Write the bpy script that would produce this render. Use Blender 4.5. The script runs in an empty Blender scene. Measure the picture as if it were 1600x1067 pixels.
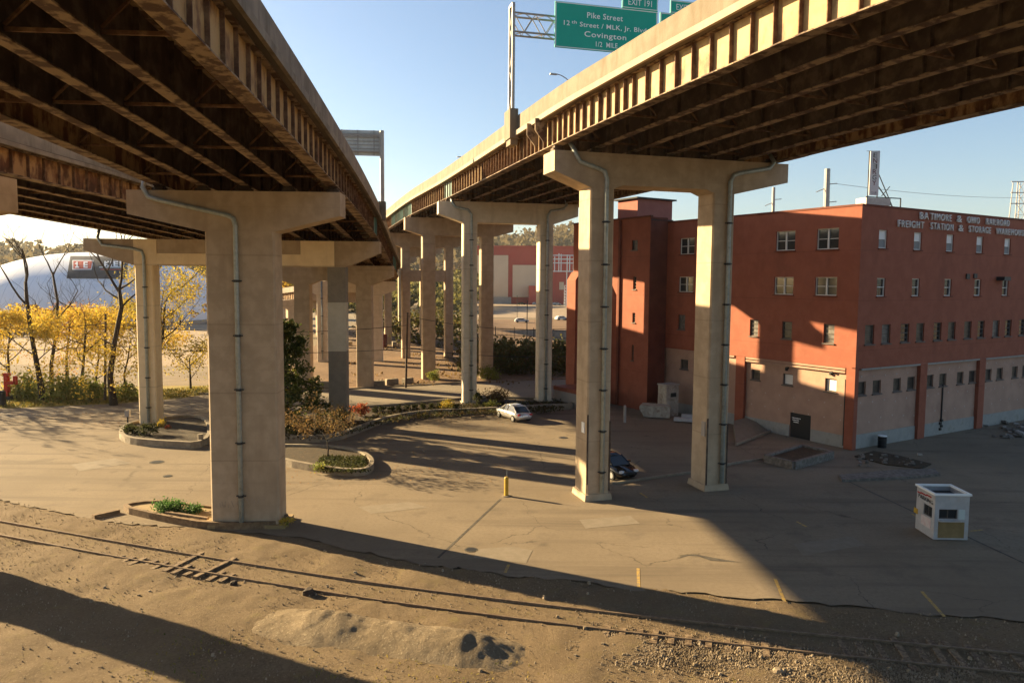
import bpy, bmesh, math, random
import numpy as np
from mathutils import Vector, Matrix, Quaternion
sc = bpy.context.scene
COL = sc.collection
R = math.radians
rng = np.random.default_rng(7)
random.seed(7)

# ------------------------------------------------------------------ camera
FPX, HY, ROLL, CAMH = 1180.0, 440.0, 0.0077, 13.0
TILT = math.atan((533.5 - HY) / FPX); RO = math.atan(ROLL)
FW = Vector((0, math.cos(TILT), -math.sin(TILT)))
UP0 = Vector((1, 0, 0)).cross(FW)
RT = Vector((1, 0, 0)) * math.cos(RO) + UP0 * math.sin(RO)
UP = UP0 * math.cos(RO) - Vector((1, 0, 0)) * math.sin(RO)
cd = bpy.data.cameras.new('camera'); cam = bpy.data.objects.new('camera', cd); COL.objects.link(cam)
cd.sensor_width = 36; cd.lens = 36 * FPX / 1600; cd.clip_end = 6000; cd.clip_start = .1
cam.matrix_world = Matrix(((RT.x, UP.x, -FW.x, 0), (RT.y, UP.y, -FW.y, 0), (RT.z, UP.z, -FW.z, CAMH), (0, 0, 0, 1)))
sc.camera = cam
def G(px, py, z=0.0):                      # a photo pixel -> the point at height z
    d = FW * FPX + RT * (px - 800) - UP * (py - 533.5)
    s = (z - CAMH) / d.z
    return (d.x * s, d.y * s)
def A(px, py, Y):                          # a photo pixel -> the point at distance Y
    d = FW * FPX + RT * (px - 800) - UP * (py - 533.5)
    s = Y / d.y
    return Vector((d.x * s, Y, d.z * s + CAMH))

# ------------------------------------------------------------------ light
SUN_EL, SUN_AZ = R(18.3), R(63.6)            # azimuth from +Y towards -X
sunv = Vector((-math.sin(SUN_AZ) * math.cos(SUN_EL), math.cos(SUN_AZ) * math.cos(SUN_EL), math.sin(SUN_EL)))
w = bpy.data.worlds.new('World'); sc.world = w; w.use_nodes = True
nt = w.node_tree; bg = nt.nodes['Background']
sky = nt.nodes.new('ShaderNodeTexSky'); sky.sky_type = 'NISHITA'; sky.sun_disc = False
sky.sun_elevation = SUN_EL; sky.sun_rotation = -SUN_AZ
sky.air_density = 1.0; sky.dust_density = 1.4; sky.ozone_density = 2.0; sky.altitude = 150
nt.links.new(sky.outputs[0], bg.inputs[0]); bg.inputs[1].default_value = 0.045
ld = bpy.data.lights.new('sun', 'SUN'); ld.energy = 5.0; ld.angle = R(.55); ld.color = (1.0, .76, .42)
lo = bpy.data.objects.new('sun', ld); COL.objects.link(lo)
lo.rotation_euler = (-sunv).to_track_quat('-Z', 'Y').to_euler(); lo.location = (-60, 40, 60)
sc.view_settings.view_transform = 'Standard'; sc.view_settings.look = 'None'
sc.view_settings.exposure = 2.14; sc.view_settings.gamma = 1
sc.cycles.max_bounces = 6; sc.cycles.diffuse_bounces = 3

# ------------------------------------------------------------------ materials
def mat(name, c1, c2=None, scale=3.0, rough=.85, metal=0, lo=.38, hi=.64, stretch=(1, 1, 1), detail=6, bump=0.0, bscale=None,
        c3=None, s3=.3, lo3=.5, hi3=.7, f3=1.0, spec=.3, st3=None):
    m = bpy.data.materials.new(name); m.use_nodes = True
    n = m.node_tree.nodes; l = m.node_tree.links; b = n['Principled BSDF']
    b.inputs['Roughness'].default_value = rough; b.inputs['Metallic'].default_value = metal
    b.inputs['Specular IOR Level'].default_value = spec
    b.inputs['Base Color'].default_value = (*c1, 1)
    if c2 is None and not bump: return m
    tc = n.new('ShaderNodeTexCoord')
    def noise(s, st, det=detail, ro=.6):
        mp = n.new('ShaderNodeMapping'); mp.inputs['Scale'].default_value = st
        l.new(tc.outputs['Object'], mp.inputs[0])
        t = n.new('ShaderNodeTexNoise'); t.inputs['Scale'].default_value = s; t.inputs['Detail'].default_value = det
        t.inputs['Roughness'].default_value = ro
        l.new(mp.outputs[0], t.inputs['Vector']); return t
    def ramp(t, a, bb):
        r = n.new('ShaderNodeMapRange'); r.inputs[1].default_value = a; r.inputs[2].default_value = bb; r.interpolation_type = 'SMOOTHSTEP'
        l.new(t.outputs['Fac'], r.inputs[0]); return r
    def mix(fac, a, bcol):
        x = n.new('ShaderNodeMix'); x.data_type = 'RGBA'
        l.new(fac, x.inputs[0])
        if isinstance(a, tuple): x.inputs[6].default_value = (*a, 1)
        else: l.new(a, x.inputs[6])
        x.inputs[7].default_value = (*bcol, 1); return x.outputs[2]
    out = None
    if c2 is not None:
        out = mix(ramp(noise(scale, stretch), lo, hi).outputs[0], c1, c2)
        if c3 is not None:
            r3 = ramp(noise(s3, st3 or (1, 1, 1), 5), lo3, hi3)
            mu = n.new('ShaderNodeMath'); mu.operation = 'MULTIPLY'; mu.inputs[1].default_value = f3
            l.new(r3.outputs[0], mu.inputs[0])
            out = mix(mu.outputs[0], out, c3)
        l.new(out, b.inputs['Base Color'])
    if bump:
        t = noise(bscale or scale * 4, (1, 1, 1), 5)
        bp = n.new('ShaderNodeBump'); bp.inputs['Strength'].default_value = bump; bp.inputs['Distance'].default_value = .05
        l.new(t.outputs['Fac'], bp.inputs['Height']); l.new(bp.outputs[0], b.inputs['Normal'])
    return m
M = {}
def add_lines(m, axis, period, width, amount, col, wob=0.0):
    n = m.node_tree.nodes; l = m.node_tree.links; b = n['Principled BSDF']; src = b.inputs['Base Color'].links[0].from_socket
    tc = n.new('ShaderNodeTexCoord'); sp = n.new('ShaderNodeSeparateXYZ'); l.new(tc.outputs['Object'], sp.inputs[0])
    def mth(op, a, v=None):
        x = n.new('ShaderNodeMath'); x.operation = op; l.new(a, x.inputs[0])
        if v is not None: x.inputs[1].default_value = v
        return x.outputs[0]
    f = mth('FRACT', mth('DIVIDE', sp.outputs['XYZ'.index(axis)], period)); c = mth('LESS_THAN', f, width / period)
    nz = n.new('ShaderNodeTexNoise'); nz.inputs['Scale'].default_value = .9; l.new(tc.outputs['Object'], nz.inputs['Vector'])
    mu = n.new('ShaderNodeMath'); mu.operation = 'MULTIPLY'; l.new(c, mu.inputs[0]); l.new(mth('MULTIPLY', nz.outputs['Fac'], amount * 1.6), mu.inputs[1])
    mx = n.new('ShaderNodeMix'); mx.data_type = 'RGBA'; l.new(mu.outputs[0], mx.inputs[0]); l.new(src, mx.inputs[6]); mx.inputs[7].default_value = (*col, 1); l.new(mx.outputs[2], b.inputs['Base Color'])
M['conc'] = mat('pier concrete', (.375, .285, .19), (.45, .345, .235), 1.2, bump=.12, bscale=14, c3=(.29, .21, .135), s3=.55, lo3=.48, hi3=.75, f3=.6, st3=(1.6, 1.6, .25))
M['conc_cream'] = mat('cream repair coating', (.74, .58, .36), (.80, .64, .41), 1.5, bump=.08, bscale=14, c3=(.55, .41, .25), s3=.6, lo3=.5, hi3=.75, f3=.5, st3=(1.6, 1.6, .25))
M['conc_pale'] = mat('pale painted concrete', (.58, .49, .36), (.64, .55, .42), 1.5, bump=.08, bscale=14, c3=(.3, .24, .17), s3=.6, lo3=.5, hi3=.75, f3=.5, st3=(1.6, 1.6, .25))
M['par'] = mat('parapet concrete', (.16, .128, .09), (.205, .165, .118), .9, bump=.25, bscale=9, c3=(.13, .098, .06), s3=1.5, lo3=.45, hi3=.72, f3=.8, st3=(1, 1, .22))
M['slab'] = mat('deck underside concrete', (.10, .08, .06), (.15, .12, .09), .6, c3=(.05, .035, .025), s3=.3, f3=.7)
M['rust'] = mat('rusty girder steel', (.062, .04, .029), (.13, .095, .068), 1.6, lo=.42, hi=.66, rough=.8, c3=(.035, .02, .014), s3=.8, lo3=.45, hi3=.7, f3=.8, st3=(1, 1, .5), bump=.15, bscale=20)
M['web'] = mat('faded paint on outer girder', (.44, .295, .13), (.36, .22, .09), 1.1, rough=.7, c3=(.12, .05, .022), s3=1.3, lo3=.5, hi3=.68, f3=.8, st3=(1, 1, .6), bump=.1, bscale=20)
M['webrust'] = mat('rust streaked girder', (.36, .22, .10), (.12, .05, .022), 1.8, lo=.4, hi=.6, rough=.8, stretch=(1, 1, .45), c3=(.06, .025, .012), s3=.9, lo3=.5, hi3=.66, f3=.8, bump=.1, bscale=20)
M['stiff'] = mat('rusted stiffener plate', (.10, .05, .028), (.2, .12, .065), 3, lo=.4, hi=.66, rough=.85)
M['flange'] = mat('flaking flange paint', (.27, .195, .12), (.08, .045, .028), 1.7, lo=.44, hi=.56, rough=.8, bump=.2, bscale=25)
M['teal'] = mat('teal girder paint', (.10, .19, .17), (.13, .22, .195), 2, rough=.55)
M['galv'] = mat('galvanised pipe', (.33, .37, .35), (.40, .43, .41), 5, rough=.5, metal=.3, c3=(.22, .22, .19), s3=2, f3=.6)
M['dkmetal'] = mat('dark metal', (.03, .03, .03), rough=.5)
M['grmetal'] = mat('grey truss metal', (.30, .28, .26), (.36, .33, .30), 3, rough=.5, metal=.2)
M['green'] = mat('green sign sheeting', (.0, .34, .25), (.002, .36, .265), .8, rough=.5)
M['white'] = mat('white reflective', (.85, .85, .83), rough=.5)
M['signback'] = mat('aluminium sign back', (.42, .41, .39), (.5, .49, .46), 3, rough=.5, metal=.2)
M['brick'] = mat('painted red brick', (.245, .073, .04), (.28, .087, .049), 1.0, rough=.8, c3=(.17, .05, .028), s3=.35, lo3=.5, hi3=.72, f3=.55, st3=(1, 1, .45), bump=.08, bscale=12)
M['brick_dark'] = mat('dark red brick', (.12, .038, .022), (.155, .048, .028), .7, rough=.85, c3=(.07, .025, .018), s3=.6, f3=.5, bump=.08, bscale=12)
M['pent'] = mat('rose penthouse stucco', (.30, .10, .075), (.33, .115, .085), 1, rough=.85)
M['stucco'] = mat('pink stucco', (.36, .225, .165), (.41, .26, .19), .8, rough=.9, c3=(.28, .16, .115), s3=.5, f3=.5)
M['plinth'] = mat('grey plinth', (.27, .26, .24), (.33, .32, .29), 1.2, rough=.9, c3=(.2, .18, .15), s3=1.2, f3=.6)
M['frame'] = mat('window frame', (.62, .60, .56), rough=.6)
M['framedk'] = mat('dark window frame', (.10, .085, .075), rough=.6)
M['glass'] = mat('window glass', (.025, .028, .03), rough=.08, spec=.6)
M['glasstan'] = mat('dusty window glass', (.09, .075, .06), (.05, .042, .035), 2.5, rough=.3)
M['glassgrey'] = mat('grey reflection glass', (.16, .15, .14), (.09, .085, .08), 3, rough=.35)
M['blind'] = mat('window blind', (.72, .70, .67), rough=.8)
M['grille'] = mat('grey window screen', (.22, .22, .22), rough=.7)
M['black'] = mat('black paint', (.012, .012, .013), rough=.5)
M['roofing'] = mat('roof felt', (.06, .055, .05), rough=.95)
M['yellow'] = mat('yellow paint', (.50, .31, .03), (.40, .24, .03), 4, rough=.55)
M['redp'] = mat('red paint', (.45, .03, .02), rough=.5)
M['orange'] = mat('orange mark', (.6, .15, .06), rough=.8)
M['booth'] = mat('white booth panel', (.40, .39, .385), (.45, .44, .435), 2, rough=.7, c3=(.45, .36, .28), s3=1.5, f3=.6)
M['ply'] = mat('plywood', (.22, .15, .065), (.26, .18, .08), 3, rough=.8)
M['kerb'] = mat('kerb stone', (.22, .18, .13), (.28, .235, .17), 2.5, bump=.3, bscale=10, c3=(.17, .13, .09), s3=1.5, f3=.7)
M['timber'] = mat('old timber', (.14, .09, .05), (.22, .15, .085), 4, bump=.3, bscale=12)
M['tie'] = mat('weathered tie', (.10, .065, .04), (.24, .17, .10), 6, bump=.3, bscale=12)
M['rail'] = mat('rusty rail', (.17, .12, .08), (.26, .19, .125), 5, rough=.6, metal=.3)
M['soil'] = mat('planter soil', (.035, .025, .014), (.06, .04, .02), 4, bump=.8, bscale=9, c3=(.10, .06, .025), s3=3, f3=.6)
M['soil_dry'] = mat('dry planter soil', (.26, .18, .09), (.34, .24, .12), 4, bump=.6, bscale=9, c3=(.15, .12, .04), s3=2, f3=.6)
M['bark'] = mat('dark bark', (.035, .024, .017), (.06, .042, .03), 8, bump=.4, bscale=14)
M['pole'] = mat('wood pole', (.07, .05, .035), (.11, .08, .055), 6)
M['car_silver'] = mat('silver car paint', (.62, .60, .57), rough=.22, metal=.45, spec=.6)
M['car_dark'] = mat('dark car paint', (.012, .012, .013), rough=.15, spec=.6)
M['tyre'] = mat('tyre rubber', (.018, .018, .018), rough=.9)
M['rim'] = mat('wheel rim', (.5, .5, .5), rough=.35, metal=.7)
M['lampglass'] = mat('headlamp glass', (.7, .72, .75), rough=.1, spec=.7)
M['taillight'] = mat('tail light', (.35, .02, .02), rough=.25)
M['domew'] = mat('dome fabric', (.72, .74, .79), (.78, .80, .84), .15, rough=.6, c3=(.5, .53, .6), s3=.05, f3=.6)
M['banner'] = mat('dark banner', (.035, .035, .04), (.05, .05, .055), .5, rough=.7)
M['farred'] = mat('far red metal cladding', (.36, .05, .036), (.40, .058, .042), .08, rough=.8)
M['cream'] = mat('cream cladding', (.56, .42, .29), (.60, .46, .32), .1, rough=.85)
M['farconc'] = mat('far concrete', (.3, .27, .24), (.36, .32, .28), .3, rough=.9)
M['rubble'] = mat('broken concrete', (.11, .095, .08), (.19, .165, .14), 4, bump=.3, bscale=10)
M['fence'] = mat('black fence', (.03, .03, .032), rough=.7)
M['bin'] = mat('grey skip steel', (.33, .29, .24), (.42, .38, .31), 3, rough=.7, c3=(.15, .08, .04), s3=2, f3=.6)
for k_ in ('conc', 'conc_pale', 'conc_cream'): add_lines(M[k_], 'Z', 3.55, .07, .32, (.17, .125, .08))
for k_ in ('conc', 'conc_pale'): add_lines(M[k_], 'Z', 1.19, .025, .2, (.2, .15, .1))
add_lines(M['domew'], 'X', 3.2, .22, .5, (.42, .45, .52)); add_lines(M['brick'], 'Z', 3.9, .06, .35, (.12, .035, .02))
def leafmat(name, a, b, c=None):
    m = mat(name, a, b, .9, rough=.75, lo=.35, hi=.65, c3=c, s3=2.3, lo3=.5, hi3=.62, spec=.15)
    p = m.node_tree.nodes['Principled BSDF']; o = m.node_tree.nodes['Material Output']
    tr = m.node_tree.nodes.new('ShaderNodeBsdfTranslucent'); mx = m.node_tree.nodes.new('ShaderNodeMixShader'); mx.inputs[0].default_value = .35
    src = p.inputs['Base Color'].links
    if src: m.node_tree.links.new(src[0].from_socket, tr.inputs[0])
    m.node_tree.links.new(p.outputs[0], mx.inputs[1]); m.node_tree.links.new(tr.outputs[0], mx.inputs[2]); m.node_tree.links.new(mx.outputs[0], o.inputs[0])
    return m
M['lf_yellow'] = leafmat('yellow autumn leaves', (.70, .49, .07), (.56, .37, .05), (.42, .37, .08))
M['lf_gold'] = leafmat('golden green leaves', (.60, .42, .05), (.40, .32, .06), (.24, .24, .05))
M['lf_orange'] = leafmat('orange leaves', (.42, .18, .03), (.26, .10, .02), (.4, .25, .05))
M['lf_dark'] = leafmat('dark evergreen leaves', (.035, .055, .015), (.06, .075, .02), (.15, .13, .03))
M['lf_green'] = leafmat('green shrub leaves', (.16, .20, .045), (.22, .23, .05), (.30, .25, .05))
M['lf_red'] = leafmat('red shrub leaves', (.36, .075, .03), (.25, .06, .025), (.3, .15, .05))
M['lf_brown'] = leafmat('brown dry leaves', (.17, .105, .045), (.11, .07, .03), (.24, .16, .06))
M['lf_box'] = leafmat('clipped shrub leaves', (.05, .06, .02), (.09, .08, .028), (.03, .035, .012))
M['lf_bed'] = leafmat('bed cover leaves', (.05, .05, .018), (.10, .065, .03), (.05, .06, .015))
M['lf_juni'] = leafmat('juniper needles', (.08, .17, .05), (.12, .21, .06), (.05, .10, .03))
M['lf_thick'] = leafmat('thicket leaves', (.075, .085, .025), (.11, .10, .03), (.15, .08, .03))
M['lf_foot'] = leafmat('olive foothill leaves', (.14, .13, .04), (.22, .18, .05), (.07, .08, .03))
M['lf_wood'] = leafmat('hillside wood', (.11, .10, .045), (.17, .12, .055), (.10, .07, .045))
M['grass'] = leafmat('grass blades', (.20, .17, .04), (.30, .22, .05), (.10, .12, .03))

# ------------------------------------------------------------------ geometry helpers
class MB:
    def __init__(s): s.v = []; s.f = []; s.sm = False
    def add(s, vs, fs):
        o = len(s.v); s.v += [tuple(v) for v in vs]; s.f += [tuple(i + o for i in f) for f in fs]; return s
    def box(s, c, size, ux=(1, 0, 0), uy=None, uz=(0, 0, 1)):
        ux = Vector(ux).normalized(); uz = Vector(uz).normalized()
        uy = Vector(uy).normalized() if uy is not None else uz.cross(ux)
        c = Vector(c); a, b, d = (q / 2 for q in size)
        vs = [c + ux * (a * i) + uy * (b * j) + uz * (d * k) for k in (-1, 1) for j in (-1, 1) for i in (-1, 1)]
        return s.add(vs, [(0, 2, 3, 1), (4, 5, 7, 6), (0, 1, 5, 4), (2, 6, 7, 3), (0, 4, 6, 2), (1, 3, 7, 5)])
    def bar(s, p, q, wd, h=None, up=(0, 0, 1)):
        p = Vector(p); q = Vector(q); d = q - p; L = d.length
        if L < 1e-6: return s
        d.normalize(); u = Vector(up)
        if abs(d.dot(u)) > .98: u = Vector((1, 0, 0))
        sx = d.cross(u).normalized(); uz = sx.cross(d)
        return s.box((p + q) / 2, (L, wd, h or wd), d, -sx if False else uz.cross(d), uz)
    def tube(s, pts, r, n=8, r2=None, cap=True):
        pts = [Vector(p) for p in pts]; k = len(pts)
        rs = r if isinstance(r, (list, tuple)) else [r + ((r2 if r2 is not None else r) - r) * i / max(1, k - 1) for i in range(k)]
        o = len(s.v); t0 = (pts[1] - pts[0]).normalized()
        u = t0.cross(Vector((0, 0, 1)));  u = u if u.length > .05 else t0.cross(Vector((1, 0, 0))); u.normalize()
        for i in range(k):
            t = (pts[min(i + 1, k - 1)] - pts[max(i - 1, 0)]).normalized()
            u = (u - t * u.dot(t)).normalized(); v = t.cross(u)
            for j in range(n):
                a = 2 * math.pi * j / n; s.v.append(tuple(pts[i] + (u * math.cos(a) + v * math.sin(a)) * rs[i]))
        for i in range(k - 1):
            for j in range(n):
                s.f.append((o + i * n + j, o + i * n + (j + 1) % n, o + (i + 1) * n + (j + 1) % n, o + (i + 1) * n + j))
        if cap:
            s.f.append(tuple(o + j for j in reversed(range(n)))); s.f.append(tuple(o + (k - 1) * n + j for j in range(n)))
        return s
    def prism(s, poly, z0, z1):            # polygon in xy extruded
        n = len(poly)
        vs = [(x, y, z0) for x, y in poly] + [(x, y, z1) for x, y in poly]
        return s.add(vs, [tuple(reversed(range(n))), tuple(range(n, 2 * n))] + [(i, (i + 1) % n, n + (i + 1) % n, n + i) for i in range(n)])
    def prism_uz(s, poly, o, u, d, depth):  # polygon in (u, z) plane extruded along d by depth, centred
        o = Vector(o); u = Vector(u); d = Vector(d); n = len(poly)
        vs = [o + u * a + Vector((0, 0, z)) - d * depth / 2 for a, z in poly] + [o + u * a + Vector((0, 0, z)) + d * depth / 2 for a, z in poly]
        return s.add(vs, [tuple(range(n)), tuple(reversed(range(n, 2 * n)))] + [((i + 1) % n, i, n + i, n + (i + 1) % n) for i in range(n)])
    def build(s, name, m, parent=None, world=True):
        me = bpy.data.meshes.new(name)
        off = parent_loc(parent) if (parent is not None and world) else Vector((0, 0, 0))
        me.from_pydata([(x - off.x, y - off.y, z - off.z) for x, y, z in s.v], [], s.f)
        bm = bmesh.new(); bm.from_mesh(me); bmesh.ops.recalc_face_normals(bm, faces=bm.faces); bm.to_mesh(me); bm.free()
        if s.sm:
            for p in me.polygons: p.use_smooth = True
        me.materials.append(m); me.update()
        o = bpy.data.objects.new(name, me); COL.objects.link(o)
        if parent is not None: o.parent = parent
        return o
def parent_loc(p):
    v = Vector((0, 0, 0))
    while p is not None: v = v + p.location; p = p.parent
    return v
def tag(o, label=None, cat=None, group=None, kind=None):
    if label: o['label'] = label
    if cat: o['category'] = cat
    if group: o['group'] = group
    if kind: o['kind'] = kind
    return o
def thing(name, label, cat, loc=(0, 0, 0), rotz=0, group=None):
    o = bpy.data.objects.new(name, None); COL.objects.link(o); o.location = loc; o.rotation_euler = (0, 0, rotz)
    o.empty_display_size = .3
    return tag(o, label, cat, group)
def struct(name, mb, m): return tag(mb.build(name, m), kind='structure')
def copy_tree(o, parent=None):
    c = o.copy(); COL.objects.link(c)
    if parent is not None: c.parent = parent
    for ch in list(o.children): copy_tree(ch, c)
    return c
def quads(name, P, U, V, m, parent=None):   # many small quads in one mesh (leaves)
    N = len(P); off = parent_loc(parent) if parent is not None else Vector((0, 0, 0))
    P = P - np.array(off)
    co = np.stack([P - U - V, P + U - V, P + U + V, P - U + V], 1).reshape(-1, 3).astype(np.float32)
    me = bpy.data.meshes.new(name); me.vertices.add(4 * N); me.vertices.foreach_set('co', co.ravel())
    me.loops.add(4 * N); me.loops.foreach_set('vertex_index', np.arange(4 * N, dtype=np.int32))
    me.polygons.add(N); me.polygons.foreach_set('loop_start', np.arange(0, 4 * N, 4, dtype=np.int32))
    me.update(calc_edges=True); me.validate(); me.materials.append(m)
    o = bpy.data.objects.new(name, me); COL.objects.link(o)
    if parent is not None: o.parent = parent
    return o
def rand_uv(N, a, b, flat=0.0):
    U = rng.normal(size=(N, 3)); U /= np.linalg.norm(U, axis=1)[:, None]
    W = rng.normal(size=(N, 3)); W[:, 2] *= (1 - flat)
    V = np.cross(U, W); V /= np.linalg.norm(V, axis=1)[:, None] + 1e-9
    s = rng.uniform(.6, 1.35, (N, 1)); return U * a * s, V * b * s
def text_mesh(name, s, m, width, height, depth, origin, ux, uz, parent=None, align='C', mirror=False, space=1.0, bold=0.0):
    cu = bpy.data.curves.new(name, 'FONT'); cu.body = s; cu.extrude = .5; cu.resolution_u = 3; cu.space_character = space; cu.offset = bold
    to = bpy.data.objects.new('tmp', cu); COL.objects.link(to)
    bpy.context.view_layer.update()
    me = bpy.data.meshes.new_from_object(to.evaluated_get(bpy.context.evaluated_depsgraph_get()))
    bpy.data.objects.remove(to); bpy.data.curves.remove(cu)
    co = np.zeros(len(me.vertices) * 3, np.float32); me.vertices.foreach_get('co', co); co = co.reshape(-1, 3)
    mn, mx = co.min(0), co.max(0)
    ux = np.array(Vector(ux).normalized()); uz = np.array(Vector(uz).normalized()); nn = np.cross(ux, uz)
    sy = height / (mx[1] - mn[1]); sx = width / (mx[0] - mn[0]) if width else sy
    x = (co[:, 0] - mn[0]) * sx; Wd = (mx[0] - mn[0]) * sx
    x = x - (Wd / 2 if align == 'C' else 0)
    if mirror: x = -x
    y = (co[:, 1] - mn[1]) * sy; z = (co[:, 2] + .5) * depth
    off = parent_loc(parent) if parent is not None else Vector((0, 0, 0))
    p = np.array(origin)[None] + x[:, None] * ux + y[:, None] * uz + z[:, None] * nn - np.array(off)
    me.vertices.foreach_set('co', p.astype(np.float32).ravel()); me.update()
    me.materials.clear(); me.materials.append(m)
    o = bpy.data.objects.new(name, me); COL.objects.link(o)
    if parent is not None: o.parent = parent
    return o
def vnoise(x, y, s, seed=0):               # smooth value noise on arrays
    x = np.asarray(x) * s; y = np.asarray(y) * s
    xi = np.floor(x).astype(int); yi = np.floor(y).astype(int); fx = x - xi; fy = y - yi
    fx = fx * fx * (3 - 2 * fx); fy = fy * fy * (3 - 2 * fy)
    def h(a, b):
        n = (a * 374761393 + b * 668265263 + seed * 974634777) & 0x7fffffff
        n = ((n ^ (n >> 13)) * 1274126177) & 0x7fffffff
        return ((n ^ (n >> 16)) & 0xffff) / 65535.0
    return (h(xi, yi) * (1 - fx) + h(xi + 1, yi) * fx) * (1 - fy) + (h(xi, yi + 1) * (1 - fx) + h(xi + 1, yi + 1) * fx) * fy

# ------------------------------------------------------------------ ground
def ground_mat(name, c1, c2, c3, c4=None, fine=6, bump=.25, crack=0.0, big=.12, speck=None, streak=None, grit=False, stain=None):
    m = bpy.data.materials.new(name); m.use_nodes = True
    n = m.node_tree.nodes; l = m.node_tree.links; b = n['Principled BSDF']
    b.inputs['Roughness'].default_value = .95; b.inputs['Specular IOR Level'].default_value = .15
    tc = n.new('ShaderNodeTexCoord')
    def noise(s, d=7, st=None, ro=.6):
        t = n.new('ShaderNodeTexNoise'); t.inputs['Scale'].default_value = s; t.inputs['Detail'].default_value = d; t.inputs['Roughness'].default_value = ro
        if st:
            mp = n.new('ShaderNodeMapping'); mp.inputs['Scale'].default_value = st[:3]; mp.inputs['Rotation'].default_value = (0, 0, st[3])
            l.new(tc.outputs['Object'], mp.inputs[0]); l.new(mp.outputs[0], t.inputs['Vector'])
        else: l.new(tc.outputs['Object'], t.inputs['Vector'])
        return t
    def rmp(sock, a, bb):
        r = n.new('ShaderNodeMapRange'); r.inputs[1].default_value = a; r.inputs[2].default_value = bb; l.new(sock, r.inputs[0]); return r.outputs[0]
    def mix(fac, a, c):
        x = n.new('ShaderNodeMix'); x.data_type = 'RGBA'; l.new(fac, x.inputs[0])
        if isinstance(a, tuple): x.inputs[6].default_value = (*a, 1)
        else: l.new(a, x.inputs[6])
        x.inputs[7].default_value = (*c, 1); return x.outputs[2]
    out = mix(rmp(noise(big, 8).outputs['Fac'], .38, .62), c1, c2)
    out = mix(rmp(noise(fine, 8, ro=.75).outputs['Fac'], .45, .75 if not grit else .6), out, c3)
    if c4: out = mix(rmp(noise(big * 3.1, 8, ro=.7).outputs['Fac'], .55, .70), out, c4)
    if streak:
        out = mix(rmp(noise(.35, 6, (.12, 2.2, 1, streak[1])).outputs['Fac'], .52, .68), out, streak[0])
    if speck:
        v = n.new('ShaderNodeTexVoronoi'); v.inputs['Scale'].default_value = speck[1]; l.new(tc.outputs['Object'], v.inputs['Vector'])
        sub = n.new('ShaderNodeSeparateColor'); l.new(v.outputs['Color'], sub.inputs[0])
        out = mix(rmp(sub.outputs[0], speck[2], speck[2] + .05), out, speck[0])
    if stain:
        v = n.new('ShaderNodeTexVoronoi'); v.inputs['Scale'].default_value = stain[1]; nz = noise(1.3, 4); vm = n.new('ShaderNodeVectorMath'); vm.operation = 'MULTIPLY_ADD'
        l.new(nz.outputs['Color'], vm.inputs[0]); vm.inputs[1].default_value = (.7, .7, 0); l.new(tc.outputs['Object'], vm.inputs[2]); l.new(vm.outputs[0], v.inputs['Vector'])
        r = n.new('ShaderNodeMapRange'); r.inputs[1].default_value = .05; r.inputs[2].default_value = .16; r.inputs[3].default_value = 1; r.inputs[4].default_value = 0; l.new(v.outputs['Distance'], r.inputs[0])
        sep = n.new('ShaderNodeSeparateColor'); l.new(v.outputs['Color'], sep.inputs[0])
        mu = n.new('ShaderNodeMath'); mu.operation = 'MULTIPLY'; l.new(r.outputs[0], mu.inputs[0]); l.new(rmp(sep.outputs[0], .45, 1.4), mu.inputs[1])
        out = mix(mu.outputs[0], out, stain[0])
    if crack:
        nz = noise(.7, 4); vm = n.new('ShaderNodeVectorMath'); vm.operation = 'MULTIPLY_ADD'
        l.new(nz.outputs['Color'], vm.inputs[0]); vm.inputs[1].default_value = (1.6, 1.6, 0); l.new(tc.outputs['Object'], vm.inputs[2])
        v = n.new('ShaderNodeTexVoronoi'); v.feature = 'DISTANCE_TO_EDGE'; v.inputs['Scale'].default_value = .13; l.new(vm.outputs[0], v.inputs['Vector'])
        cr = n.new('ShaderNodeMapRange'); cr.inputs[1].default_value = .0; cr.inputs[2].default_value = .0055; cr.inputs[3].default_value = 1; cr.inputs[4].default_value = 0
        l.new(v.outputs['Distance'], cr.inputs[0])
        ms = n.new('ShaderNodeMath'); ms.operation = 'MULTIPLY'; l.new(cr.outputs[0], ms.inputs[0]); l.new(rmp(noise(.25, 3).outputs['Fac'], .45, .6), ms.inputs[1])
        mu = n.new('ShaderNodeMath'); mu.operation = 'MULTIPLY'; mu.inputs[1].default_value = crack; l.new(ms.outputs[0], mu.inputs[0])
        out = mix(mu.outputs[0], out, (.05, .04, .03))
    l.new(out, b.inputs['Base Color'])
    bp = n.new('ShaderNodeBump'); bp.inputs['Strength'].default_value = bump; bp.inputs['Distance'].default_value = .06
    l.new(noise(fine * 1.6, 6, ro=.75).outputs['Fac'], bp.inputs['Height']); l.new(bp.outputs[0], b.inputs['Normal'])
    return m
M['pave'] = ground_mat('worn yard pavement', (.185, .145, .10), (.23, .182, .127), (.16, .125, .086), (.145, .115, .082), fine=5, bump=.12, crack=.75, streak=((.14, .11, .078), .35), stain=((.07, .055, .04), .42))
M['street'] = ground_mat('street asphalt', (.20, .165, .125), (.24, .20, .15), (.17, .14, .105), fine=5, bump=.1)
M['gravel'] = ground_mat('dirt and ballast', (.15, .107, .063), (.185, .135, .082), (.09, .062, .036), (.17, .13, .06), fine=9.5, bump=.95, big=.35, speck=((.23, .175, .11), 26, .94))
M['dirt'] = ground_mat('brown dirt lot', (.16, .10, .058), (.21, .135, .08), (.105, .064, .036), (.26, .18, .11), fine=1.2, bump=.5, big=.08)
M['far'] = ground_mat('far ground', (.20, .155, .10), (.25, .20, .13), (.16, .12, .075), fine=.6, bump=.1, big=.02)
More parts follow.
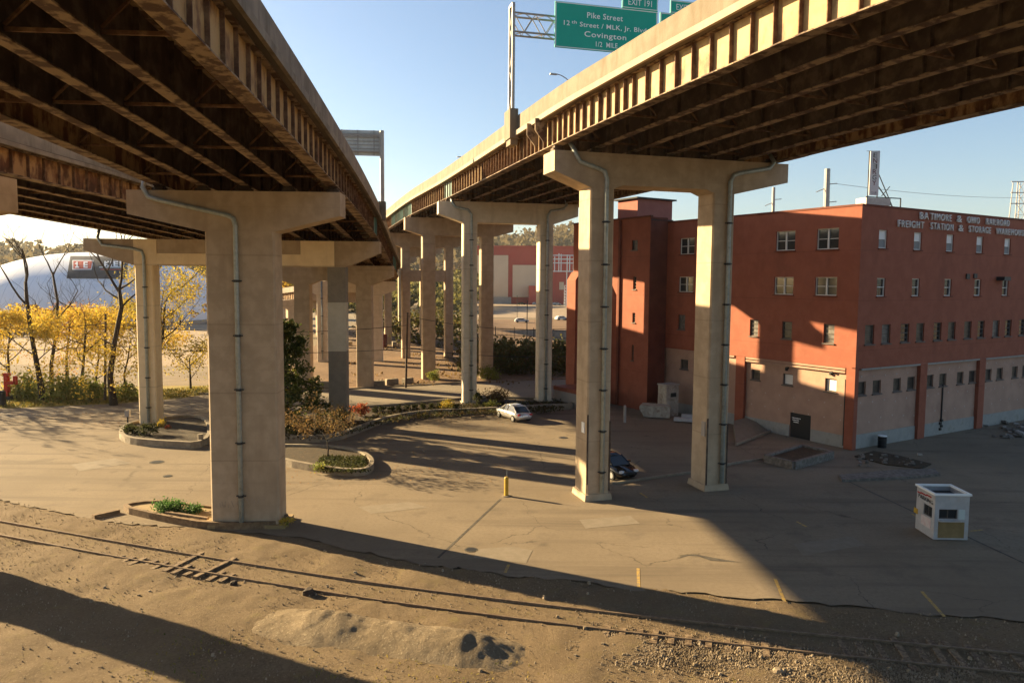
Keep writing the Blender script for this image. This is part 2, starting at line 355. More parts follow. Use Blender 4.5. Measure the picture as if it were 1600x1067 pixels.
M['lot'] = ground_mat('pale far lot', (.27, .205, .14), (.32, .245, .17), (.24, .18, .12), fine=1, bump=.05, big=.03)
M['verge'] = ground_mat('leaf strewn grass verge', (.20, .17, .045), (.30, .23, .06), (.13, .12, .035), (.36, .22, .05), fine=2, bump=.8, big=.3)
M['mound'] = ground_mat('gravel heap', (.165, .125, .08), (.21, .163, .108), (.095, .07, .044), fine=8, bump=1.0, big=.5, speck=((.26, .21, .14), 20, .92))
g = MB(); g.add([(-3000, -300, -.09), (3000, -300, -.09), (3000, 5000, -.09), (-3000, 5000, -.09)], [(0, 1, 2, 3)]); struct('ground', g, M['far'])

PE = [(-70, 60), (-45, 49.5), (-29.9, 43.3), (-22.6, 40.0), (-16.5, 38.6), (-10.3, 37.3), (-4.65, 33.9), (1.4, 32.2), (9.6, 30.3), (19.9, 28.3), (32, 26.2), (80, 17)]
pex = np.array([p[0] for p in PE]); pey = np.array([p[1] for p in PE])
railU = [(-60, 52.5), (-27.3, 39.42), (-20.33, 36.72), (-14.29, 34.42), (-9.2, 32.62), (-4.26, 31.0), (2.53, 29.15), (6.01, 28.27), (11.46, 27.02), (18.14, 25.68), (40, 21.6)]
# foreground: dirt, ballast and the heap, one height field
nx, ny = 420, 170
X, Y = np.meshgrid(np.linspace(-60, 45, nx), np.linspace(3, 56, ny))
edge = np.interp(X, pex, pey) + (vnoise(X, Y, .8, 3) - .5) * 1.2
ry = np.interp(X, [p[0] for p in railU], [p[1] for p in railU])      # upper rail
d = Y - ry
Z = (vnoise(X, Y, 2.2, 1) - .5) * .07 + (vnoise(X, Y, .5, 2) - .5) * .16 + (vnoise(X, Y, 5, 9) - .5) * .03
Z = np.where((d > -1.7) & (d < .3), Z * .25 - .015, Z)
Z = np.where(Y > edge, -.05, Z)
Z = np.where((Y > edge - .8) & (Y <= edge), Z * .4 + .0, Z)
Zb = np.minimum(Z, .09)
yy = np.linspace(0, ny - 1, ny)
gm = MB(); gm.v = [tuple(p) for p in np.stack([X, Y, Zb], -1).reshape(-1, 3)]
gm.f = [(j * nx + i, j * nx + i + 1, (j + 1) * nx + i + 1, (j + 1) * nx + i) for j in range(ny - 1) for i in range(nx - 1)]
gm.sm = True; struct('track_bed', gm, M['gravel'])
# gravel heap
nx2, ny2 = 150, 60
a0, a1 = Vector((-9.0, 29.6)), Vector((.9, 26.75)); ax = (a1 - a0).normalized(); an = Vector((ax.y, -ax.x)); Lm = (a1 - a0).length
S, T = np.meshgrid(np.linspace(-.8, Lm + .8, nx2), np.linspace(-.5, 4.6, ny2))
prof = np.clip(1 - np.abs((T - 1.3) / np.where(T < 1.3, 1.3, 2.0)) ** 1.6, 0, 1)
along = np.clip((S + .6) / 2.6, 0, 1) ** .7 * np.clip((Lm + .7 - S) / 2.8, 0, 1)
H = .74 * prof * along * (.55 + .45 * vnoise(S, T, .7, 5) + .16 * vnoise(S, T, 1.4, 6)) + .06 * (vnoise(S, T, 3.2, 7) + .6 * vnoise(S, T, 7, 8)) * prof - .2
mm = MB(); mm.v = [(a0.x + ax.x * s + an.x * t, a0.y + ax.y * s + an.y * t, h) for s, t, h in zip(S.ravel(), T.ravel(), H.ravel())]
mm.f = [(j * nx2 + i, j * nx2 + i + 1, (j + 1) * nx2 + i + 1, (j + 1) * nx2 + i) for j in range(ny2 - 1) for i in range(nx2 - 1)]; mm.sm = True
tag(mm.build('gravel_heap', M['mound']), 'long low heap of grey gravel beside the rails', 'gravel heap')
# yard pavement
pv = MB(); pts = [(x, y) for x, y in PE] + [(80, 120), (45, 96), (9, 80), (3.5, 76.3), (-1, 75.4), (-8.5, 72.3), (-12, 68), (-15, 62), (-19, 60.4), (-34, 66), (-47, 69), (-70, 69)]
# densify the ragged edge
e2 = []
for i in range(len(PE) - 1):
    for k in range(24):
        t = k / 24; x = PE[i][0] + (PE[i + 1][0] - PE[i][0]) * t; y = PE[i][1] + (PE[i + 1][1] - PE[i][1]) * t
        e2.append((x, y + .35 * (random.random() - .5) + .5 * (float(vnoise(x, y, .6, 4)) - .5)))
e2.append(PE[-1])
pv.add([(x, y, .012) for x, y in e2] + [(80, 130, .012), (-80, 130, .012), (-80, 64, .012)], [tuple(range(len(e2) + 3))]); struct('yard_pavement', pv, M['pave'])
stp = MB()
st_near = [(-80, 60), (-47, 68.8), (-38, 74.0), (-32, 74.5), (-26, 73.2), (-17, 74.6), (-10.6, 77.6), (-5.5, 80.5), (1, 85), (6, 88), (30, 103), (80, 130)]
st_far = [(80, 148), (30, 116), (7.8, 101), (-6.5, 95.8), (-12, 93.2), (-20, 89.5), (-28, 87), (-36, 84.5), (-50, 80), (-80, 72)]
stp.add([(x, y, .018) for x, y in st_near + st_far], [tuple(range(len(st_near) + len(st_far)))]); struct('street', stp, M['street'])
dl = MB()
dl_far = [(-60, 230), (60, 300), (90, 170)]
dp = [(x, y, .024 + .0) for x, y in [(80, 148.2), (30, 116.2), (7.8, 101.2), (-6.5, 96), (-12, 93.4), (-20, 89.7), (-28, 87.2)]] + [(-36, 110, .024), (-40, 160, .024), (-48, 260, .024), (20, 260, .024), (80, 200, .024)]
dl.add(dp, [tuple(range(len(dp)))]); struct('dirt_lot', dl, M['dirt'])
gv = MB(); gpoly = [(-90, 72.2), (-50, 74.5), (-41, 77.8), (-36, 82), (-33, 88), (-36, 92), (-50, 90), (-90, 84)]
gv.add([(x, y, .028) for x, y in gpoly], [tuple(range(len(gpoly)))]); struct('grass_verge', gv, M['verge'])
fl = MB(); fl.add([(-20, 270, .03), (130, 270, .03), (160, 470, .03), (-40, 470, .03)], [(0, 1, 2, 3)]); struct('far_parking_lot', fl, M['lot'])
fl = MB(); fl.add([(-220, 112, .03), (-42, 112, .03), (-52, 220, .03), (-260, 220, .03)], [(0, 1, 2, 3)]); struct('gravel_lot', fl, M['lot'])
# kerbs along the far street edge
kb = MB()
for i in range(1, 7):
    p, q = st_far[i], st_far[i + 1]; kb.bar((p[0], p[1], .08), (q[0], q[1], .08), .22, .16)
struct('street_kerb', kb, M['kerb'])
# joints, patches, painted lines on the yard
def strip(name, p, q, wd, m, z=.02):
    p = Vector((*p, z)); q = Vector((*q, z)); n = (q - p).cross(Vector((0, 0, 1))).normalized() * wd / 2
    b = MB(); b.add([p - n, q - n, q + n, p + n], [(0, 1, 2, 3)]); return struct(name, b, m)
M['joint'] = mat('tar joint', (.06, .05, .04), (.10, .085, .065), 3, rough=.95)
M['patch'] = mat('pavement patch', (.19, .155, .11), (.215, .175, .128), 2, rough=.95)
M['linepaint'] = mat('worn yellow line', (.42, .27, .07), (.26, .19, .10), 5, rough=.9, lo=.45, hi=.6)
strip('pavement_joint', G(782, 780), G(684, 872), .13, M['joint'])
strip('pavement_joint', G(1310, 745), G(1600, 880), .12, M['joint'])
strip('pavement_joint', G(1000, 720), G(955, 752), .08, M['joint'])
for a, b in (((795, 882), (789, 895)), ((997, 888), (998, 918)), ((1211, 904), (1226, 940)), ((1440, 924), (1476, 964)), ((1516, 830), (1535, 828)), ((1425, 803), (1443, 812)), ((1245, 815), (1260, 823)), ((1000, 770), (1012, 778))):
    strip('painted_line', G(*a), G(*b), .14, M['linepaint'])
for q in ([(745, 858), (800, 854), (832, 860), (822, 880), (740, 872)], [(905, 812), (985, 806), (1000, 818), (915, 826)], [(560, 792), (640, 784), (668, 793), (580, 803)], [(110, 726), (180, 716), (205, 724), (125, 736)], [(1240, 850), (1330, 838), (1352, 852), (1255, 868)]):
    b = MB(); b.add([(*G(*c), .02) for c in q], [tuple(range(len(q)))]); struct('pavement_patch', b, M['patch'])
for q, w_ in (((736, 859), .33), ((245, 722), .5), ((880, 684), .4), ((262, 744), .3)):
    x, y = G(*q); t = thing('manhole_cover', {736: 'small round manhole cover by the square pavement patch', 245: 'manhole cover in branch shadows left of the broad pier', 880: 'dark drain cover in the parking yard behind the front column', 262: 'small cover just below the manhole left of the broad pier'}[q[0]], 'manhole', (x, y, .012))
    b = MB(); b.tube([(x, y, .012), (x, y, .03)], w_, 20); b.build('frame', M['joint'], t)
    b = MB(); b.tube([(x, y, .02), (x, y, .036)], w_ * .78, 20); b.build('cover', M['dkmetal'], t)
b = MB(); p = [G(1062, 872), G(1075, 868), G(1090, 869), G(1110, 876), G(1160, 879), G(1130, 874), G(1085, 866), G(1066, 868)]
b.add([(x, y, .021) for x, y in p], [tuple(range(len(p)))]); struct('pothole', b, M['joint'])

# ------------------------------------------------------------------ railway track
tr = thing('railway_track', 'rusty railway track half buried in dirt across the foreground', 'railway track', (-10, 33, 0))
def dens(pl, step=1.0):
    out = []
    for p, q in zip(pl, pl[1:]):
        n = max(1, int(math.dist(p, q) / step)); out += [tuple(a + (c - a) * i / n for a, c in zip(p, q)) for i in range(n)]
    return out + [pl[-1]]
def smooth(pl, k=3):
    p = np.array(pl, float)
    for _ in range(k): p[1:-1] = p[1:-1] * .5 + (p[:-2] + p[2:]) * .25
    return [tuple(q) for q in p]
ru_ = smooth(dens(railU, 1.0), 6)
def offset(pl, dist):
    p = np.array(pl)[:, :2]; t = np.gradient(p, axis=0); t /= np.linalg.norm(t, axis=1)[:, None]
    n = np.stack([t[:, 1], -t[:, 0]], 1); return p + n * dist
def sweep(mb, path, sec, cap=True):       # path (x,y,z), section [(u to the right, dz)]
    P = np.array(path, float); t = np.gradient(P[:, :2], axis=0); t /= np.linalg.norm(t, axis=1)[:, None]
    n = np.stack([t[:, 1], -t[:, 0]], 1); k = len(sec); o = len(mb.v)
    for i in range(len(P)):
        for u, dz in sec: mb.v.append((P[i, 0] + n[i, 0] * u, P[i, 1] + n[i, 1] * u, P[i, 2] + dz))
    for i in range(len(P) - 1):
        for j in range(k):
            mb.f.append((o + i * k + j, o + i * k + (j + 1) % k, o + (i + 1) * k + (j + 1) % k, o + (i + 1) * k + j))
    if cap: mb.f.append(tuple(o + j for j in reversed(range(k)))); mb.f.append(tuple(o + (len(P) - 1) * k + j for j in range(k)))
    return mb
RS = [(-.075, 0), (.075, 0), (.075, .02), (.012, .04), (.012, .10), (.036, .115), (.036, .15), (-.036, .15), (-.036, .115), (-.012, .10), (-.012, .04), (-.075, .02)]
for dd in (0, 1.5):
    pp = offset(ru_, dd); b = MB(); sweep(b, [(x, y, -.055) for x, y in pp], RS); b.build('rail', M['rail'], tr)
tt = np.array(ru_)[:, :2]; tg = np.gradient(tt, axis=0); tg /= np.linalg.norm(tg, axis=1)[:, None]
arc = np.concatenate([[0], np.cumsum(np.linalg.norm(np.diff(tt, axis=0), axis=1))])
def on_track(s): return np.array([np.interp(s, arc, tt[:, 0]), np.interp(s, arc, tt[:, 1])]), np.array([np.interp(s, arc, tg[:, 0]), np.interp(s, arc, tg[:, 1])])
def s_of_x(x): return float(np.interp(x, tt[:, 0], arc))
spans = [(s_of_x(-17.2), s_of_x(-11.6), .62), (s_of_x(4.0), s_of_x(11), .62), (s_of_x(11), s_of_x(24), .62)]
for s0, s1, st in spans:
    s = s0; k = 0
    while s < s1:
        p, t = on_track(s); n = np.array([t[1], -t[0]])
        c = p + n * (.75 + random.uniform(-.07, .07)); sink = random.uniform(-.09, .02)
        near_only = s0 < s_of_x(9) and not (s0 < s_of_x(0) and k in (4, 7))
        ext = 2.5; sink -= .06 if s0 > s_of_x(9) else 0
        if near_only: c = p + n * 1.55; ext = random.uniform(.75, 1.15)
        a = math.atan2(n[1], n[0]) + random.uniform(-.05, .05)
        b = MB(); b.box((c[0], c[1], -.02 + sink * .5), (ext, .23, .16), (math.cos(a), math.sin(a), 0)); b.build('tie', M['tie'], tr)
        s += st * random.uniform(.88, 1.15); k += 1
# stones
N = 22000
sx = rng.uniform(-30, 22, N); band = rng.random(N)
sy = np.interp(sx, [p[0] for p in railU], [p[1] for p in railU]) + np.where(band < .55, rng.normal(-2.7, .75, N), rng.uniform(-14, 3.0, N))
sx = np.where((band < .5) & (sx < 2), rng.uniform(3, 17, N), sx); sy = np.where((band < .5), np.interp(sx, [p[0] for p in railU], [p[1] for p in railU]) + rng.normal(-2.7, .75, N), sy)
keep = (sy < np.interp(sx, pex, pey) + .3) & ((sx > 2) | (band > .55) | (rng.random(N) < .25)); sx, sy = sx[keep], sy[keep]
stn = MB()
for x, y in zip(sx, sy):
    r = .012 + .03 * random.random() ** 3 + (.07 if random.random() < .005 else 0)
    a = random.random() * 6.28; h = r * random.uniform(.5, .9); k = 5; zz = .03
    vs = [(x + r * math.cos(a + i * 1.257) * random.uniform(.7, 1.2), y + r * math.sin(a + i * 1.257) * random.uniform(.7, 1.2), zz - .03) for i in range(5)]
    vs += [(x + .55 * r * math.cos(a + i * 1.257 + .3), y + .55 * r * math.sin(a + i * 1.257 + .3), zz + h) for i in range(5)]
    stn.add(vs, [(i, (i + 1) % 5, 5 + (i + 1) % 5, 5 + i) for i in range(5)] + [(5, 6, 7, 8, 9)])
M['stone'] = mat('ballast stone', (.18, .137, .088), (.30, .238, .165), .9, rough=.9)
tag(stn.build('ballast_stones', M['stone']), 'loose pale ballast stones scattered along the track', 'stones', kind='stuff')
for (px, py), s, lab in (((702, 1018), .2, 'dark flat slab of debris below the gravel heap'), ((737, 1014), .2, 'dark lump just right of the flat debris slab'), ((483, 927), .34, 'dark stone wedged against the near rail'), ((365, 912), .2, 'small brown block lying beside the near rail'), ((1215, 1050), .22, 'pale single rock on the gravel below the track')):
    x, y = G(px, py); b = MB(); a = random.random() * 3
    vs = [(x + s * rx * math.cos(q + a) * random.uniform(.7, 1.1), y + s * .6 * math.sin(q + a) * random.uniform(.8, 1.1), z) for z, rx in ((-.05, 1), (.12 * s / .3, .8), (.2 * s / .3, .45)) for q in np.linspace(0, 5.4, 7)]
    b.add(vs, [(k * 7 + i, k * 7 + (i + 1) % 7, (k + 1) * 7 + (i + 1) % 7, (k + 1) * 7 + i) for k in range(2) for i in range(7)] + [tuple(range(14, 21))])
    tag(b.build('debris_block' if py != 1050 else 'rock', M['bark'] if py != 1050 else M['stone'], None), lab, 'debris' if py != 1050 else 'rock')

# ------------------------------------------------------------------ viaducts
def catmull(st, step=1.5):
    st = np.array(st, float); out = []
    P = np.vstack([2 * st[0] - st[1], st, 2 * st[-1] - st[-2]])
    for i in range(1, len(P) - 2):
        p0, p1, p2, p3 = P[i - 1], P[i], P[i + 1], P[i + 2]; n = max(2, int(np.linalg.norm((p2 - p1)[:2]) / step))
        for k in range(n):
            t = k / n; out.append(.5 * ((2 * p1) + (-p0 + p2) * t + (2 * p0 - 5 * p1 + 4 * p2 - p3) * t * t + (-p0 + 3 * p1 - 3 * p2 + p3) * t ** 3))
    out.append(P[-2]); return np.array(out)
class Path:
    def __init__(s, st, step=1.5):
        s.P = catmull(st, step); d = np.diff(s.P, axis=0); s.arc = np.concatenate([[0], np.cumsum(np.linalg.norm(d[:, :2], axis=1))])
        t = np.gradient(s.P[:, :2], axis=0); s.T = t / np.linalg.norm(t, axis=1)[:, None]
    def at(s, a):
        p = Vector([np.interp(a, s.arc, s.P[:, k]) for k in range(3)]); t = Vector((np.interp(a, s.arc, s.T[:, 0]), np.interp(a, s.arc, s.T[:, 1]), 0)).normalized()
        return p, t, Vector((t.y, -t.x, 0))
    def s_at_y(s, y): return float(np.interp(y, s.P[:, 1], s.arc))
def viaduct(label, st, sgn, width, par_h, slab_h, gd, ng, over, mats, stiff=1.25, frame_step=6.5, s_detail=None, fw_=.6, fall=0.0, stiff_near=None, sdep=.28, rdrop=0.0, group='elevated highway decks'):
    """st: outer parapet top edge; sgn: +1 deck lies to the right of it, -1 to the left."""
    pa = Path(st); P = pa.P; base = P[len(P) // 4]
    t = thing('highway_viaduct', label, 'viaduct', (base[0], base[1], base[2] - par_h - slab_h - gd), group=group)
    S = lambda sec: [(sgn * u, z - fall * max(0, u)) for u, z in sec]
    zb = -par_h - slab_h
    # parapets: outer face with a ledge at the slab
    for k in (0, 1):
        if k == 0: sec = [(0, 0), (.26, 0), (.34, -par_h * .55), (.5, -par_h), (0.0, -par_h)]
        else: sec = [(width, -rdrop), (width - .26, -rdrop), (width - .34, -par_h * .55), (width - .5, -par_h), (width, -par_h)]  # far parapet top lowered out of sight so sun reaches the roof corner
        b = MB(); sweep(b, P, S(sec)); b.build('parapet', mats['par'], t)
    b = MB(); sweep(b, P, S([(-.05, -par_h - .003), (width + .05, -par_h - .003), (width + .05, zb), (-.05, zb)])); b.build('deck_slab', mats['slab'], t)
    for k in (0, 1):
        u0, u1 = (-.2, -.05) if k == 0 else (width + .05, width + .2)
        b = MB(); sweep(b, P, S([(u0, -par_h - .08), (u1, -par_h - .08), (u1, zb - .03), (u0, zb - .03)])); b.build('slab_edge', mats['edge'], t)
    us = [over + (width - 2 * over) * i / (ng - 1) for i in range(ng)]
    L = pa.arc[-1]
    for i, u in enumerate(us):
        h = fw_ / 2 if i in (0, ng - 1) else fw_ * .36; q = .02
        b = MB(); sweep(b, P, S([(u - q, zb - .05), (u + q, zb - .05), (u + q, zb - gd + .05), (u - q, zb - gd + .05)]))
        outer = i in (0, ng - 1); nsw = len(b.f)
        s = .7
        while s < L - .5:
            p, tg_, n = pa.at(s); n = n * sgn
            for side in ((-1,) if i == 0 else (1,) if i == ng - 1 else (-1, 1)):
                if outer or (int(s / stiff) % 2 == 0):
                    b.box(p + n * (u + side * (.02 + sdep / 2)) + Vector((0, 0, zb - gd / 2 - fall * u)), (sdep, .04, gd - .11), n, tg_)
            s += stiff if not outer or stiff_near is None or not (stiff_near[0] < p.y < stiff_near[1]) else stiff_near[2]
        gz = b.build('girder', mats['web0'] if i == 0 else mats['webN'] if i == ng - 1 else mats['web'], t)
        if outer:
            gz.data.materials.append(M['stiff'])
            for f_ in list(gz.data.polygons)[nsw:]: f_.material_index = 1
        b = MB(); sweep(b, P, S([(u - h, zb - gd + .05), (u + h, zb - gd + .05), (u + h, zb - gd), (u - h, zb - gd)]))
        sweep(b, P, S([(u - h * .8, zb), (u + h * .8, zb), (u + h * .8, zb - .045), (u - h * .8, zb - .045)]))
        b.build('flange', mats['flange'], gz)
    s = frame_step * .5
    while s < L - 1 and s < (s_detail or 1e9):
        p, tg_, n = pa.at(s); n = n * sgn; b = MB()
        for ua, ub in zip(us, us[1:]):
            za, zt2 = p.z + zb - gd + .28 - fall * (ua + ub) / 2, p.z + zb - .18 - fall * (ua + ub) / 2
            pa_, pb_ = p + n * (ua + .05), p + n * (ub - .05)
            f = lambda v, z: Vector((v.x, v.y, z))
            b.bar(f(pa_, za), f(pb_, za), .08, .1); b.bar(f(pa_, zt2), f(pb_, zt2), .08, .08)
            mid = (pa_ + pb_) / 2
            b.bar(f(pa_, za + .1), f(mid, zt2 - .07), .07, .07); b.bar(f(mid, zt2 - .07), f(pb_, za + .1), .07, .07)
        b.build('cross_frame', M['stiff'], t); s += frame_step
    return t, pa, us, zb - gd
M['par_dark'] = mat('weathered parapet concrete', (.20, .165, .12), (.27, .225, .165), .9, bump=.15, bscale=9, c3=(.12, .095, .065), s3=1.1, lo3=.48, hi3=.7, f3=.7, st3=(1, 1, .22))
M['ledge'] = mat('pale slab edge concrete', (.30, .245, .175), (.35, .29, .21), .8, bump=.1, bscale=12, c3=(.2, .155, .1), s3=1.2, lo3=.52, hi3=.74, f3=.5)  # slab edge paler than the parapet concrete above it
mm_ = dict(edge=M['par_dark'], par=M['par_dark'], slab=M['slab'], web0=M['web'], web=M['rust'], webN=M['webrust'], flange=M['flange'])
# left main deck: path = its right parapet
LM = [(-4.0, -30, 23.1), (-6.6, 10, 21.75), (-8.85, 39, 20.7), (-11.6, 66, 19.65), (-14.4, 91, 18.0), (-15.9, 105, 17.0), (-18.4, 121, 16.1), (-26, 148, 14.0), (-42, 180, 11.6), (-66, 208, 9.6)]
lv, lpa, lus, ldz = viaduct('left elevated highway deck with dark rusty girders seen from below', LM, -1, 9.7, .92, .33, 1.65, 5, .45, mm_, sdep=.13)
# left ramp: path = its right parapet
LR = [(-20.0, -30, 21.0), (-22.3, 10, 20.6), (-23.0, 34, 20.4), (-23.1, 46, 20.3), (-24.2, 66, 20.05), (-28.5, 92, 19.9), (-37.5, 125, 19.8), (-46, 155, 19.7)]
rv, rpa, rus, rdz = viaduct('lower ramp deck joining the left highway from the far left', LR, -1, 12.8, 1.15, .25, 1.25, 6, .4, dict(mm_, web0=M['webrust']), sdep=.14)
# right deck: path = its left parapet
RM = [(36, -30, 24.0), (28.6, -10, 24.05), (20.2, 4, 24.1), (10.75, 22, 24.1), (7.3, 30, 24.0), (4.5, 37.5, 23.92), (1.55, 46, 23.82), (-6.75, 77, 24.35), (-13.4, 98.5, 24.45), (-20.0, 121, 24.2), (-28.5, 150, 23.6), (-38, 180, 22.6), (-52, 225, 20.5)]
mr = dict(mm_, web0=M['web'], par=M['par'], edge=M['ledge'])
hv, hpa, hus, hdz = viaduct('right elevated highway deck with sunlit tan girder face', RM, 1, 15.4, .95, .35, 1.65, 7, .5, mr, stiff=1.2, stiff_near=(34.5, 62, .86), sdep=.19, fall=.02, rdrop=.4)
# teal painted girder lengths and joint brackets on the right deck
def girder_patch(pa, sgn, us, i, ys, dz, gd, m, parent, side=-1, name='painted_girder_end'):
    s0, s1 = pa.s_at_y(ys[0]), pa.s_at_y(ys[1]); b = MB(); k = max(2, int((s1 - s0) / 1.0)); prev = None
    for j in range(k):
        a, c = s0 + (s1 - s0) * j / k, s0 + (s1 - s0) * (j + 1) / k
        p, t_, n = pa.at((a + c) / 2); n = n * sgn
        b.box(p + n * (us[i] + side * .075) + Vector((0, 0, dz + gd / 2)), ((c - a), .10, gd - .13), t_, n)
        b.box(p + n * (us[i] + side * .16) + Vector((0, 0, dz + gd / 2)), (.04, .16, gd - .13), t_, n)
    return b.build(name, m, parent)
girder_patch(hpa, 1, hus, 0, (76.2, 79.6), hdz, 1.65, M['teal'], hv)
girder_patch(hpa, 1, hus, 0, (99, 118), hdz, 1.65, M['teal'], hv)
girder_patch(lpa, -1, lus, 0, (64.6, 67.2), ldz, 1.65, M['teal'], lv, side=-1)
girder_patch(lpa, -1, lus, 0, (98.0, 106), ldz, 1.65, M['teal'], lv, side=-1)
for yb in (45.6, 47.2):
    p, t_, n = hpa.at(hpa.s_at_y(yb)); b = MB()
    pr = [(-.42, -1.2), (.3, -1.2), (.3, -2.55), (.1, -2.55), (-.42, -1.9)]
    b.prism_uz(pr, p + Vector((0, 0, 0)), n, t_, .10); b.build('joint_bracket', M['flange'], hv)

# ------------------------------------------------------------------ piers
def bent(name, label, loc, ang, cols, cw, cd_, cap, ztop, hmid, hend, m, group, us=None, bear=.3, foot=None, groove=False, strut=None, haunch=.0, cat='pier', colm=None, taper=0.0, panelm=None):
    u = Vector((math.cos(ang), math.sin(ang), 0)); d = Vector((-u.y, u.x, 0)); o = Vector((loc[0], loc[1], 0))
    t = thing(name, label, cat, (loc[0], loc[1], 0), group=group)
    ob = []
    for k, cu in enumerate(cols):
        b = MB(); c = o + u * cu; ch = .09
        def poly(a, bb): return [(-a + ch, -bb), (a - ch, -bb), (a, -bb + ch), (a, bb - ch), (a - ch, bb), (-a + ch, bb), (-a, bb - ch), (-a, -bb + ch)]
        zt_ = ztop - hend * .55
        pb = poly(cw / 2 + taper, cd_ / 2); pt_ = poly(cw / 2, cd_ / 2)
        vs = [c + u * x + d * y + Vector((0, 0, -.1)) for x, y in pb] + [c + u * x + d * y + Vector((0, 0, zt_)) for x, y in pt_]
        b.add(vs, [tuple(range(8)), tuple(range(8, 16))] + [(i, (i + 1) % 8, 8 + (i + 1) % 8, 8 + i) for i in range(8)])
        ob.append(b.build('column', colm[k] if colm else m, t))
        if foot:
            b = MB(); a, h = foot
            vs = [c + u * (x * (cw / 2 + a)) + d * (y * (cd_ / 2 + a)) + Vector((0, 0, -.05)) for x, y in ((-1, -1), (1, -1), (1, 1), (-1, 1))] + [c + u * (x * (cw / 2 + a * .55)) + d * (y * (cd_ / 2 + a * .55)) + Vector((0, 0, h)) for x, y in ((-1, -1), (1, -1), (1, 1), (-1, 1))]
            b.add(vs, [(0, 1, 2, 3), (4, 5, 6, 7), (0, 1, 5, 4), (1, 2, 6, 5), (2, 3, 7, 6), (3, 0, 4, 7)]); b.build('footing', m, t)
    a, e = cap; cl, cr = cols[0] - cw / 2, cols[-1] + cw / 2
    pts = [(a, ztop), (a, ztop - hend), (cl + .004, ztop - hmid)]
    if len(cols) > 1 and haunch:
        for c0, c1 in zip(cols, cols[1:]):
            pts += [(c0 + cw / 2, ztop - hmid), (c0 + cw / 2 + haunch, ztop - hmid + haunch * .4), (c1 - cw / 2 - haunch, ztop - hmid + haunch * .4), (c1 - cw / 2, ztop - hmid)]
    pts += [(cr - .004, ztop - hmid), (e, ztop - hend), (e, ztop)]
    b = MB(); b.prism_uz(pts, o, u, d, cd_ + .03); capo = b.build('cap_beam', m, t)
    if groove:
        b = MB(); zz = ztop - hmid * .52
        b.box(o + u * ((cols[0] + cols[-1]) / 2) + Vector((0, 0, zz - hmid * .235)) - d * (cd_ / 2 + .04), (cols[-1] - cols[0] - cw - .02, .05, hmid * .44), u, d); b.build('beam_panel', panelm or m, t)
    if strut:
        b = MB(); b.box(o + u * ((cols[0] + cols[-1]) / 2) + Vector((0, 0, (strut[0] + strut[1]) / 2)), (cols[-1] - cols[0] - cw + .02, cd_ * .8, strut[1] - strut[0]), u, d); b.build('strut', m, t)
    if us is not None:
        for q in us:
            b = MB(); b.box(o + u * q + Vector((0, 0, ztop + bear * .3)), (.62, .5, bear * .6 - .004), u, d); b.box(o + u * q + Vector((0, 0, ztop + bear * .79)), (.42, .4, bear * .38), u, d)
            b.build('bearing', M['rust'], t)
    return t, u, d, o
def girder_us(pa, us, sgn, o, u):          # where the girders cross a bent line, as offsets along u
    out = []
    for q in us:
        best = min(((Vector((pa.P[i][0], pa.P[i][1], 0)) + Vector((pa.T[i][1], -pa.T[i][0], 0)) * sgn * q) - o for i in range(len(pa.P))), key=lambda v: abs(v.dot(Vector((-u.y, u.x, 0)))))
        out.append(best.dot(u))
    return out
def pipe(parent, pts, r=.11, collars=True):
    b = MB(); b.sm = False; b.tube(pts, r, 10)
    o = b.build('downpipe', M['galv'], parent)
    for p in o.data.polygons: p.use_smooth = True
    p, q = Vector(pts[-2]), Vector(pts[-1]); n = int((p - q).length / 2.6)
    for i in range(1, n + 1):
        c = MB(); x = p + (q - p) * (i / (n + .5)); c.tube([x + Vector((0, 0, .06)), x - Vector((0, 0, .06))], r * 1.28, 10)
        c.box(x + Vector((0, .06, 0)), (.5, .07, .06)); c.build('pipe_collar', M['dkmetal'], o)
def ang_of(us_pa, y, sgn=1):
    p, t, n = us_pa.at(us_pa.s_at_y(y)); return math.atan2(n.y, n.x)
GRP_L, GRP_R = 'concrete piers of the left highway', 'concrete piers of the right highway'
def mkbent(pa, us, sgn, dz, y0, loc, label, grp, bear=.32, **k):
    ang = k.pop('ang', None); ang = ang_of(pa, y0) if ang is None else ang
    u = Vector((math.cos(ang), math.sin(ang), 0)); o = Vector((loc[0], loc[1], 0))
    gu = girder_us(pa, us, sgn, o, u)
    p, t, n = pa.at(pa.s_at_y(y0)); zt = p.z + dz - bear
    return bent('concrete_pier', label, loc, ang, ztop=zt, group=grp, us=gu, bear=bear, **k) + (zt,)
# left main
P1, u, d, o, z1 = mkbent(lpa, lus, -1, ldz, 39.5, (-13.95, 39.5), 'broad flat hammerhead pier standing nearest, left of centre', GRP_L, ang=R(2), cols=[0], cw=3.5, cd_=1.5, cap=(-5.6, 5.1), hmid=2.05, hend=1.2, m=M['conc'], taper=.02)
f = lambda q, z, dd=-.9: tuple(o + u * q + d * dd + Vector((0, 0, z)))
pipe(P1, [f(-4.75, z1 + .9, -.4), f(-4.7, z1 + .1, -.9), f(-4.45, z1 - .35), f(-4.0, z1 - .5), f(-.5, z1 - 1.25), f(-.25, z1 - 1.4), f(-.15, z1 - 1.75), f(-.15, .35)], .12)
b = MB(); b.box(o + u * .1 + Vector((0, 0, .1)), (4.0, 1.9, .22), u, d); b.build('footing', M['soil_dry'], P1)
def scrawl(parent, o, u, zc, q0, q1, dface, seed, m):
    r = random.Random(seed); b = MB(); q = q0
    while q < q1:
        w_ = r.uniform(.1, .2); pts = [o + u * (q + w_ * r.random()) - d * dface + Vector((0, 0, zc + r.uniform(-.16, .2))) for _ in range(4)]
        for a_, c_ in zip(pts, pts[1:]): b.bar(a_, c_, .022, .022, up=d)
        q += w_ * 1.15
    return b.build('graffiti', m, parent)
